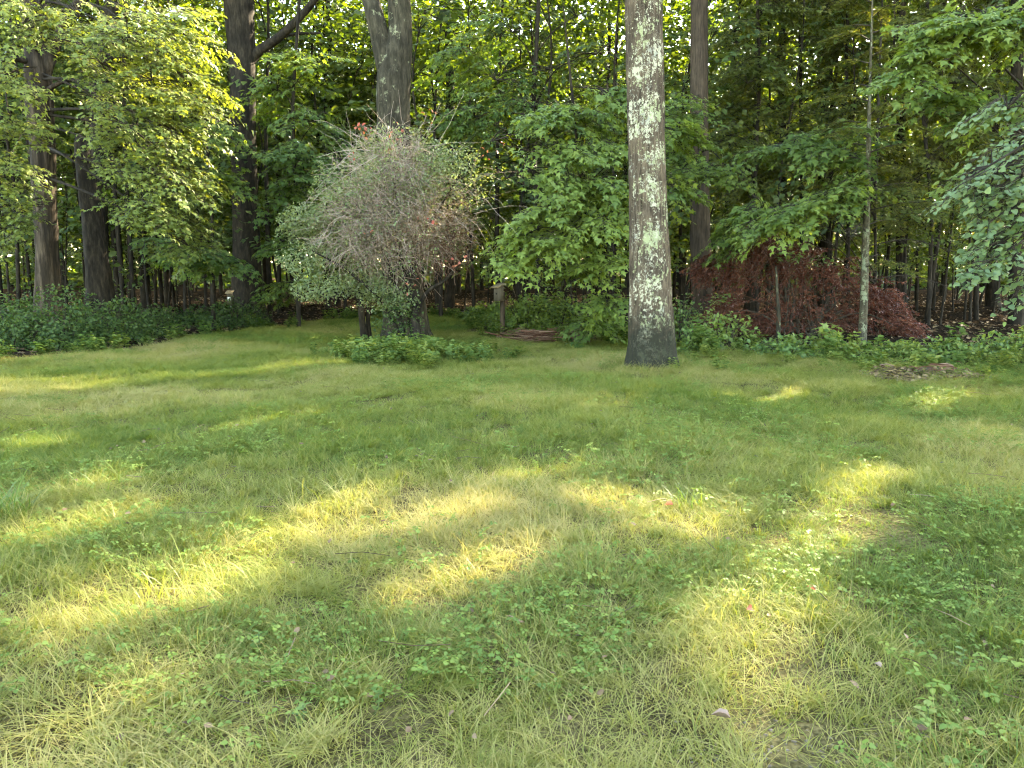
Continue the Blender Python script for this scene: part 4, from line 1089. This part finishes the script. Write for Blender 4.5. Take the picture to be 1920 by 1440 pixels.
# ------------------------------------------------------------------ dead red conifer shrub, right
def dead_conifer():
    rng = np.random.default_rng(520)
    Yc = 17.3; foot = gnd(1520, 632)
    t = thing('dead_conifer', 'wide drooping dead conifer shrub with rust red needles', 'shrub', (foot[0], foot[1], 0))
    ctr = at(1510, 620, Yc)
    lobes = [((1435, 448), .4, .26), ((1420, 475), .55, .32), ((1500, 480), .5, .28), ((1385, 515), .5, .35), ((1470, 505), .6, .4), ((1540, 515), .75, .4), ((1610, 545), .7, .4), ((1500, 580), .8, .5), ((1590, 600), .8, .35), ((1665, 590), .45, .25), ((1690, 615), .35, .2), ((1370, 575), .5, .4), ((1440, 610), .6, .3), ((1335, 500), .3, .3), ((1310, 605), .35, .25), ((1640, 560), .4, .25)]
    b = Buf(); lb, tb_ = Buf(), Buf()
    for (p, r, h) in lobes:
        c = at(*p, Yc + rng.uniform(-.4, .3))
        P = catmull([ctr + [rng.normal(0, .2), 0, -.3], (ctr + c) / 2 + [0, 0, .35], c], 10)
        tube(b, P, np.linspace(.03, .01, 10), 5)
        n = 120
        st = ell(rng, n, c, (r, r * .8, h), .5)
        out = norm(st - ctr) * [1, 1, .3] + rng.normal(0, .4, (n, 3))
        k = np.linspace(0, 1, 6); L_ = rng.uniform(.2, .5, n)
        Q = st[:, None] + norm(out)[:, None] * (L_[:, None] * k)[..., None]
        Q[:, :, 2] -= (L_[:, None] * .55) * k ** 1.8
        Q += np.cumsum(rng.normal(0, .02, Q.shape), 1)
        tubes(tb_, Q, np.linspace(1, .4, 6)[None] * .004, 3, np.clip(rng.normal(.4, .2, n), 0, 1))
        m = 34
        w = rng.random((n, m)); i0 = np.minimum((w * 5).astype(int), 4); fr = w * 5 - i0
        A = Q[np.arange(n)[:, None], i0]; B = Q[np.arange(n)[:, None], i0 + 1]
        PP = (A + (B - A) * fr[..., None]).reshape(-1, 3); dd = norm((B - A)).reshape(-1, 3)
        q = len(PP)
        leaves(lb, NEEDLE, PP, dd + rng.normal(0, .6, (q, 3)) + [0, 0, -.2], rng.normal(0, 1, (q, 3)), rng.uniform(.04, .085, q), np.clip(np.repeat(rng.normal(.45, .2, n), m) + rng.normal(0, .12, q), 0, 1))
    part('branches', b, M['twig'], t); part('twigs', tb_, M['twig_red'], t); part('needles', lb, M['dead'], t)
dead_conifer()

for i, (px, py, r, n) in enumerate([(1480, 482, .35, 70), (1545, 492, .3, 50), (1350, 560, .3, 60)]):
    rr = np.random.default_rng(700 + i); P = ell(rr, n, at(px, py, 16.5), (r, .3, .14)); q = at(px, py, 16.5)
    g_ = np.array([q[0], 16.6, float(hgt(q[0], 16.6))])
    t = thing('seedling', ['thin green seedling rising through the left top of the red shrub', 'thin green seedling rising through the middle of the red shrub', 'thin green seedling at the left end of the red shrub'][i], 'plant', g_)
    b = Buf(); tube(b, catmull([g_, (g_ + q) / 2 + [.05, 0, 0], q], 8), np.linspace(.01, .004, 8), 5); part('stem', b, M['twig'], t)
    b = Buf(); leaves(b, OVAL, P, rr.normal(0, 1, (n, 3)) * [1, 1, .3], np.tile([0, 0, 1.], (n, 1)) + rr.normal(0, .4, (n, 3)), rr.uniform(.06, .11, n), rr.random(n)); part('foliage', b, M['weed'], t)
# bare stemmed small tree in front of it
def bare_sapling():
    rng = np.random.default_rng(530); Y = 15.4
    foot = gnd(1458, 650); foot[1] = Y; foot[0] = at(1458, 640, Y)[0]
    t = thing('bare_sapling', 'small forked sapling with bare spreading branches before the red shrub', 'tree', (foot[0], Y, 0))
    P = catmull([foot + [0, 0, -.05], at(1460, 600, Y), at(1458, 560, Y), at(1455, 500, Y)], 14); b = Buf(); tube(b, P, np.linspace(.055, .02, 14), 8); part('trunk', b, M['bark_grey'], t, True)
    for pts in [[(1460, 600), (1420, 560), (1340, 540)], [(1460, 590), (1500, 545), (1600, 505)], [(1459, 575), (1400, 500), (1370, 470)], [(1460, 605), (1520, 598), (1600, 600)], [(1458, 560), (1490, 510), (1520, 490)], [(1460, 610), (1440, 590), (1350, 600)],
                [(1460, 615), (1530, 612), (1620, 588)], [(1456, 520), (1430, 470), (1420, 440)], [(1458, 585), (1380, 590), (1320, 560)]]:
        Q = catmull([at(*p, Y - .25 * i) for i, p in enumerate(pts)], 10) + np.cumsum(rng.normal(0, .012, (10, 3)), 0)
        b = Buf(); tube(b, Q, np.linspace(.010, .0025, 10), 5, 0.0)
        o = part('branch', b, M['twig_red'], t)
        n = 8; k = rng.integers(3, 9, n); d = norm(rng.normal(0, 1, (n, 3)) + norm(Q[-1] - Q[0]) * 1.5)
        tw = Buf(); tubes(tw, np.stack([Q[k], Q[k] + d * .15, Q[k] + d * .33 - [0, 0, .04]], 1), np.array([[.003, .0025, .0015]]), 3, .1)
        obj('twigs', tw.mesh('twigs', M['twig_red'], offset=t.location), o)['kind'] = 'stuff'
bare_sapling()

# ------------------------------------------------------------------ lichened hemlock sapling
def hemlock():
    rng = np.random.default_rng(540); Y = 16.2
    Q, R = trunk_pts(Y, [(1616, 645, 16), (1620, 560, 14), (1623, 450, 13), (1627, 340, 10), (1630, 200, 6), (1634, 60, 4)], 8.5, 40)
    t = thing('hemlock_sapling', 'slim pale lichened hemlock trunk with flat drooping needle boughs', 'tree', (Q[0][0], Q[0][1], 0))
    b = Buf(); tube(b, Q, R, 14, relief=bark_relief(8, .05, .2, 3)); part('trunk', b, M['bark_pale'], t, True)
    lb, tb_, mb, db = Buf(), Buf(), Buf(), Buf()
    for i in range(46):
        z = 1.3 + 6.6 * i / 46
        a = i * 2.4 + rng.uniform(-.4, .4)
        Lb = (2.3 - z * .2) * rng.uniform(.7, 1.1)
        if z < 2.6 and math.cos(a) < -.2 and rng.random() < .6: continue
        d = np.array([math.cos(a), math.sin(a) * .9, .05])
        a0 = on_path(Q, z)
        P = catmull([a0, a0 + d * Lb * .5 + [0, 0, .08], a0 + d * Lb + [0, 0, -.25 * Lb * .5]], 12)
        tube(mb, P, np.linspace(.014, .004, 12), 4)
        dead = z < 2.5 and rng.random() < .6
        n = int(26 * Lb)
        q = rng.uniform(.2, 1, n); base = np.stack([np.interp(q, np.linspace(0, 1, 12), P[:, k]) for k in range(3)], -1)
        sg = np.where(rng.random(n) < .5, -1, 1)
        side = np.array([-d[1], d[0], 0])
        dirs = norm(side[None] * sg[:, None] + d[None] * rng.uniform(.4, 1.1, n)[:, None] + rng.normal(0, .15, (n, 3)))
        ln = rng.uniform(.18, .5, n) * (1.15 - q * .6)
        tip = base + dirs * ln[:, None] - np.array([0, 0, 1]) * (ln * .35)[:, None]
        mid = (base + tip) / 2 + [0, 0, .02]
        tubes(db if dead else tb_, np.stack([base, mid, tip], 1), np.array([[.003, .0022, .0012]]), 3, rng.uniform(.2, .6))
        if dead: continue
        m = 26
        w = rng.random((n, m, 1)); PP = (base[:, None] * (1 - w) + tip[:, None] * w).reshape(-1, 3)
        dd = np.repeat(dirs, m, 0)
        sd = norm(np.cross(dd, [0, 0, 1.])) * np.where(rng.random(len(PP)) < .5, -1, 1)[:, None]
        leaves(lb, RHOMB, PP, dd * .8 + sd + rng.normal(0, .25, PP.shape), np.tile([0, 0, 1.], (len(PP), 1)) + rng.normal(0, .3, PP.shape), rng.uniform(.03, .055, len(PP)), np.clip(np.repeat(rng.normal(.55, .2, n), m) + rng.normal(0, .15, len(PP)), 0, 1))
    part('branches', mb, M['twig'], t); part('twigs', tb_, M['twig'], t); part('dead_twigs', db, M['twig'], t); part('needles', lb, M['hemlock'], t)
hemlock()

# ------------------------------------------------------------------ broad leaved tree reaching in from the right
def basswood():
    rng = np.random.default_rng(550)
    x, y = 8.9, 10.3
    t = thing('broad_leaved_tree', 'large pale green leaves on a bough hanging in from the right edge', 'tree', (x, y, 0))
    Q = catmull([(x, y, -.1), (x + .05, y, 2.5), (x - .1, y + .1, 6)], 24); R = np.linspace(.09, .02, 24)
    b = Buf(); tube(b, Q, R, 12, relief=bark_relief(8, .05, .2, 6)); part('trunk', b, M['bark_grey'], t, True)
    lb, tb_, mb = Buf(), Buf(), Buf()
    for (px, py, Y, rx, rz, n) in [(1890, 300, 8.6, .35, .2, 7), (1850, 350, 8.4, .4, .22, 10), (1905, 380, 8.5, .35, .25, 10), (1835, 395, 8.3, .25, .15, 6), (1870, 430, 8.4, .35, .2, 9), (1850, 490, 8.3, .28, .18, 7), (1905, 470, 8.5, .25, .2, 6), (1835, 520, 8.2, .15, .12, 3), (1895, 585, 8.3, .1, .08, 2), (1880, 225, 8.8, .4, .15, 7), (1800, 360, 8.2, .2, .1, 4), (1925, 520, 8.5, .25, .3, 6)]:
        crown_lobes(lb, tb_, mb, Q, R, [(at(px + 8, py - 22, Y + 1.3), (rx * 1.1, rx, rz * 1.1), n, rng.uniform(.4, .7))], rng, HEART, .085, THIN, (.45, .75), droop=.45, hang=True)
    part('leaves', lb, M['basswood'], t); part('branches', mb, M['bark_dark'], t); part('twigs', tb_, M['twig'], t)
basswood()

# ------------------------------------------------------------------ bird boxes
M['board'] = flat_mat('weathered_board', (.07, .06, .045), (.14, .12, .09), 12, stretch=(1, 1, .15))
M['roof'] = flat_mat('box_roof', (.16, .12, .07), (.27, .21, .13), 10, stretch=(6, 1, 1))
M['white'] = flat_mat('white_plate', (.7, .7, .66), (.82, .82, .8), 8, .5, bump=.05)
M['hole'] = flat_mat('dark_hole', (.004, .004, .004), (.008, .008, .008), 8)  # near-black colour stands in for the shade inside the opening
def box(b, x0, x1, y0, y1, z0, z1, dz=0.0):
    """a box; dz lifts its back edge"""
    V = [(x0, y0, z0), (x1, y0, z0), (x1, y1, z0 + dz), (x0, y1, z0 + dz), (x0, y0, z1), (x1, y0, z1), (x1, y1, z1 + dz), (x0, y1, z1 + dz)]
    b.add(V, [(0, 3, 2, 1), (4, 5, 6, 7), (0, 1, 5, 4), (1, 2, 6, 5), (2, 3, 7, 6), (3, 0, 4, 7)])
    return b
def bird_box(name, label, pos, rz, h_post, w=.15, h=.27, plate=False):
    t = thing(name, label, 'bird box', pos); t.rotation_euler = (0, 0, rz)
    z0 = h_post
    def p(nm, b, m):
        return obj(nm, b.mesh(nm, M[m]), t)
    b = Buf(); box(b, -w / 2, w / 2, -.07, .07, z0, z0 + h - .03); V = b.v[0]; V[6:8, 2] += .05; p('body', b, 'board')
    p('roof', box(Buf(), -w / 2 - .03, w / 2 + .03, -.14, .10, z0 + h - .035, z0 + h - .012, .085), 'roof')
    p('post', box(Buf(), -.03, .05, .075, .15, -.1, z0 + .2), 'bark_red')
    if plate: p('entrance_plate', box(Buf(), -.045, .045, -.078, -.0705, z0 + .11, z0 + .21), 'white')
    a = np.linspace(0, 2 * np.pi, 20, endpoint=False); rr = .019
    ring = np.column_stack([rr * np.cos(a), np.full(20, -.0815 if plate else -.074), z0 + .16 + rr * np.sin(a)])
    bk = ring.copy(); bk[:, 1] += .006
    b = Buf(); i = np.arange(20)
    b.add(np.vstack([ring, bk]), np.column_stack([i, (i + 1) % 20, 20 + (i + 1) % 20, 20 + i])); b.add(ring, [list(range(20))])
    p('entrance_hole_disc', b, 'hole')  # dark disc on the solid front, coloured like the shaded inside
    return t
p = at(432, 568, 21.2)
bird_box('bird_box', 'small nest box with a white entrance plate on a brown post at the left', (p[0], 21.2, 0), .05, p[2] - .05, .13, .33, True)
p = at(935, 560, 17.2)
bird_box('bird_box', 'nest box with a sloping tan roof turned sideways behind the shrubs', (p[0], 17.2, 0), -.75, p[2] - .05, .17, .32)

# ------------------------------------------------------------------ brush pile
def brush_pile():
    rng = np.random.default_rng(560)
    c = gnd(1030, 640); t = thing('brush_pile', 'low heap of dead brown sticks at the back of the lawn', 'brush pile', (c[0], c[1], 0))
    for i in range(46):
        L_ = rng.uniform(.5, 1.3); a = rng.normal(0, .35); x = c[0] + rng.normal(0, .42); y = c[1] + rng.normal(0, .25)
        z = .05 + .20 * rng.random() * max(.2, 1 - abs(x - c[0]) / 1.1)
        d = np.array([math.cos(a), math.sin(a), rng.normal(0, .12)])
        m = np.array([x, y, z]); P = catmull([m - d * L_ / 2, m + rng.normal(0, .03, 3), m + d * L_ / 2], 6); P[:, 2] = np.maximum(P[:, 2], .02)
        b = Buf(); tube(b, P, np.linspace(1, .5, 6) * rng.uniform(.006, .016), 5, rng.random()); part('stick', b, M['twig_red'], t)
    n = 420
    st = np.column_stack([c[0] + rng.normal(0, .45, n), c[1] + rng.normal(0, .25, n), rng.uniform(.02, .22, n)])
    a = rng.normal(0, .7, n); d = np.column_stack([np.cos(a), np.sin(a), rng.normal(0, .25, n)]) * rng.uniform(.1, .3, n)[:, None]
    b = Buf(); P = np.stack([st - d, st + rng.normal(0, .015, (n, 3)), st + d], 1); P[:, :, 2] = np.maximum(P[:, :, 2], .015); tubes(b, P, .003, 3, rng.random(n))
    o = part('twigs', b, M['twig_red'], t); o['kind'] = 'stuff'
brush_pile()

# ------------------------------------------------------------------ heap of dead leaves, right
def leaf_heap():
    rng = np.random.default_rng(570)
    c = gnd(1740, 700); t = thing('leaf_heap', 'flat patch of brown dead leaves and bark on the grass at the right', 'leaf heap', (c[0], c[1], 0))
    n = 1500; q = np.sqrt(rng.random(n)); a = rng.uniform(0, 6.28, n)
    X, Y = c[0] + .95 * q * np.cos(a), c[1] + .62 * q * np.sin(a)
    Z = hgt(X, Y) + .03 +   .09 * (1 - q) * rng.random(n); az = rng.uniform(0, 6.28, n)
    b = Buf(); leaves(b, OVAL, np.column_stack([X, Y, Z]), np.column_stack([np.cos(az), np.sin(az), rng.normal(0, .3, n)]), np.column_stack([rng.normal(0, .5, (n, 2)), np.ones(n)]), rng.uniform(.05, .11, n), rng.random(n))
    o = part('leaves', b, M['litter'], t); o['kind'] = 'stuff'
    for i in range(14):
        P0 = np.array([c[0] + rng.normal(0, .4), c[1] + rng.normal(0, .22), .10]); d = np.array([math.cos(i), .4 * math.sin(i), rng.normal(0, .1)]) * rng.uniform(.08, .22)
        b = Buf(); tube(b, catmull([P0 - d, P0 + [0, 0, .02], P0 + d], 5), rng.uniform(.005, .011), 6, rng.random()); part('bark_chunk', b, M['twig_red'], t)
leaf_heap()

# ------------------------------------------------------------------ small things in the grass
def fallen_leaf(label, px, py, size, mat='litter', tint=.9, seed=1, yaw=0.0, lift=.07, tmpl=OVAL, curl=1.1):
    rng = np.random.default_rng(seed); g = gnd(px, py); z = float(hgt(g[0], g[1]))
    tv, tf = tmpl
    t = obj('fallen_leaf', None)
    V = tv.copy() * size; V[:, 2] += curl * size * (tv[:, 0] ** 2) * 2
    b = Buf(); b.add(V, tf, tint)
    bpy.data.objects.remove(t)
    o = obj('fallen_leaf', b.mesh('fallen_leaf', M[mat]), None, (g[0], g[1], z + lift)); o.rotation_euler = (rng.normal(0, .25), rng.normal(0, .25), yaw)
    return tag(o, label, 'leaf')
M['pale_leaf'] = leaf_mat('pale_dead_leaf', (.16, .10, .07), (.23, .15, .11), (.30, .21, .15), .1, tcol=(1.1, 1, .9))
fallen_leaf('pinkish curled dead leaf lying near the foot of the picture', 1368, 1398, .065, 'pale_leaf', .7, 1, 1.2)
fallen_leaf('whitish small dead leaf in the grass at the lower right', 1648, 1308, .035, 'pale_leaf', 1, 2, .3)
fallen_leaf('rusty leaf in the sunlit grass patch at the lower right', 1408, 1198, .05, 'red_leaf', .5, 3, 2)
fallen_leaf('small rust red leaf on the shaded grass above the sunlit patch', 1510, 1150, .045, 'red_leaf', .2, 4, 4)
fallen_leaf('orange dead leaf beside the sunlit grass in the middle', 1262, 968, .07, 'red_leaf', .8, 5, 1)

def tall_grass(name, label, px, py, n, rad, L0, L1, seed, w=.004, tint=.35, up=(.55, .95)):
    rng = np.random.default_rng(seed); g = gnd(px, py)
    b = Buf(); blades(b, rng, n, rad, L0, L1, w, up[0], up[1], tint)
    o = obj(name, b.mesh(name, M['tall_grass']), None, (g[0], g[1], float(hgt(g[0], g[1])))); return tag(o, label, 'grass tuft')
M['tall_grass'] = leaf_mat('tall_grass_blade', (.07, .13, .03), (.13, .18, .045), (.26, .25, .09), .4, gloss=.01)
tall_grass('grass_tuft', 'dark green upright tuft at the left edge of the lawn', 20, 1000, 80, .12, .2, .42, 1, .003, tint=.25)
tall_grass('grass_tuft', 'few tall arching blades with pale tips at the left of the lawn', 205, 945, 18, .16, .3, .55, 2, .0024, .6, (.4, .8))
tall_grass('grass_tuft', 'tuft of tall blades left of the long sunlit patch', 310, 1140, 20, .12, .2, .34, 3, .002, .6)
tall_grass('grass_tuft', 'bright upright grass tuft in the sunlit middle of the lawn', 1285, 955, 44, .11, .14, .28, 4, .0025, .35, (.6, .95))
tall_grass('grass_tuft', 'dry arching stalks at the end of the long sunlit patch', 620, 950, 24, .2, .25, .42, 5, .0022, .95, (.35, .8))

def sprig(label, px, py, h, n, ls, seed, tb=.8):
    rng = np.random.default_rng(seed); g = gnd(px, py); z = float(hgt(g[0], g[1])); t = thing('weed_sprig', label, 'plant', (g[0], g[1], z))
    top = np.array([g[0] + .02, g[1], z + h]); base = np.array([g[0], g[1], z - .01])
    b = Buf(); tube(b, catmull([base, (base + top) / 2 + [.01, 0, 0], top], 8), np.linspace(.004, .002, 8), 5); part('stem', b, M['stem_green'], t)
    for i in range(n):
        q = .3 + .7 * i / max(1, n - 1); a = i * 2.4
        lb = Buf(); P = base + (top - base) * q
        leaves(lb, OVAL, P[None], np.array([[math.cos(a), math.sin(a), .25]]), np.array([[0, 0, 1.]]) + rng.normal(0, .2, (1, 3)), np.array([ls * rng.uniform(.7, 1.15)]), np.array([np.clip(rng.normal(tb, .15), 0, 1)])); part('leaf', lb, M['weed'], t)
sprig('bright broad leaved weed at the lower right foot of the picture', 1722, 1412, .12, 12, .042, 1, .9)
sprig('pale weed rosette near the left foot of the picture', 560, 1390, .08, 9, .035, 2, .6)
sprig('bluish weed sprig in the lower left grass', 478, 1235, .09, 10, .035, 3, .5)
sprig('leafy weed right of the sunlit patch at the lower right', 1790, 1290, .1, 10, .03, 4, .6)
sprig('broad leaved weed low at the left of the middle', 700, 1355, .08, 10, .03, 5, .6)
# stones and soil crumbs on the worn ground
M['stone'] = flat_mat('pale_stone', (.09, .07, .05), (.22, .18, .135), 25)
b = Buf(); rs = np.random.default_rng(580)
ico = np.array([(0, 0, 1), (.9, 0, .3), (.28, .85, .3), (-.72, .53, .3), (-.72, -.53, .3), (.28, -.85, .3), (0, 0, -.6)], float)
icf = np.array([(0, 1, 2), (0, 2, 3), (0, 3, 4), (0, 4, 5), (0, 5, 1), (6, 2, 1), (6, 3, 2), (6, 4, 3), (6, 5, 4), (6, 1, 5)])
for (px, py, r) in ((1450, 1430, .2), (1560, 1425, .25), (1680, 1418, .18), (1760, 1435, .2), (1350, 1435, .2), (1310, 968, .14)):
    g = gnd(px, py)
    for k in range(110):
        x, y = g[0] + rs.normal(0, r * .5), g[1] + rs.normal(0, r * .4)
        s = .002 + .009 * rs.random() ** 3
        V = ico * s * rs.uniform(.7, 1.3, (7, 3)) * [1.2, 1, .6]
        b.add(V + [x, y, float(hgt(x, y)) + .0], icf, rs.random())
lb = Buf(); n = 200; Yv = 2.3 + 13 * rs.random(n) ** 1.4; Xv = rs.uniform(-1, 1, n) * (Yv * .7 + .5); aa = rs.uniform(0, 6.28, n)
leaves(lb, OVAL, np.column_stack([Xv, Yv, hgt(Xv, Yv) + rs.uniform(.03, .1, n)]), np.column_stack([np.cos(aa), np.sin(aa), rs.normal(0, .3, n)]), np.column_stack([rs.normal(0, .5, (n, 2)), np.ones(n)]), rs.uniform(.02, .045, n), rs.uniform(.2, .75, n))
st = np.column_stack([Xv[:90] + .3, Yv[:90] + .2, hgt(Xv[:90], Yv[:90]) + .06]); d = np.column_stack([np.cos(aa[:90]), np.sin(aa[:90]), rs.normal(0, .15, 90)]) * rs.uniform(.06, .16, 90)[:, None]
tubes(lb, np.stack([st - d, st + rs.normal(0, .008, (90, 3)), st + d], 1), .0022, 3, rs.random(90))
tag(obj('lawn_litter', lb.mesh('lawn_litter', M['litter'])), 'scattered small dead leaves and twigs lying in the grass', 'litter', kind='stuff')
tag(obj('gravel', b.mesh('gravel', M['stone'])), 'small pale stones on worn soil at the lower right', 'gravel', kind='stuff')
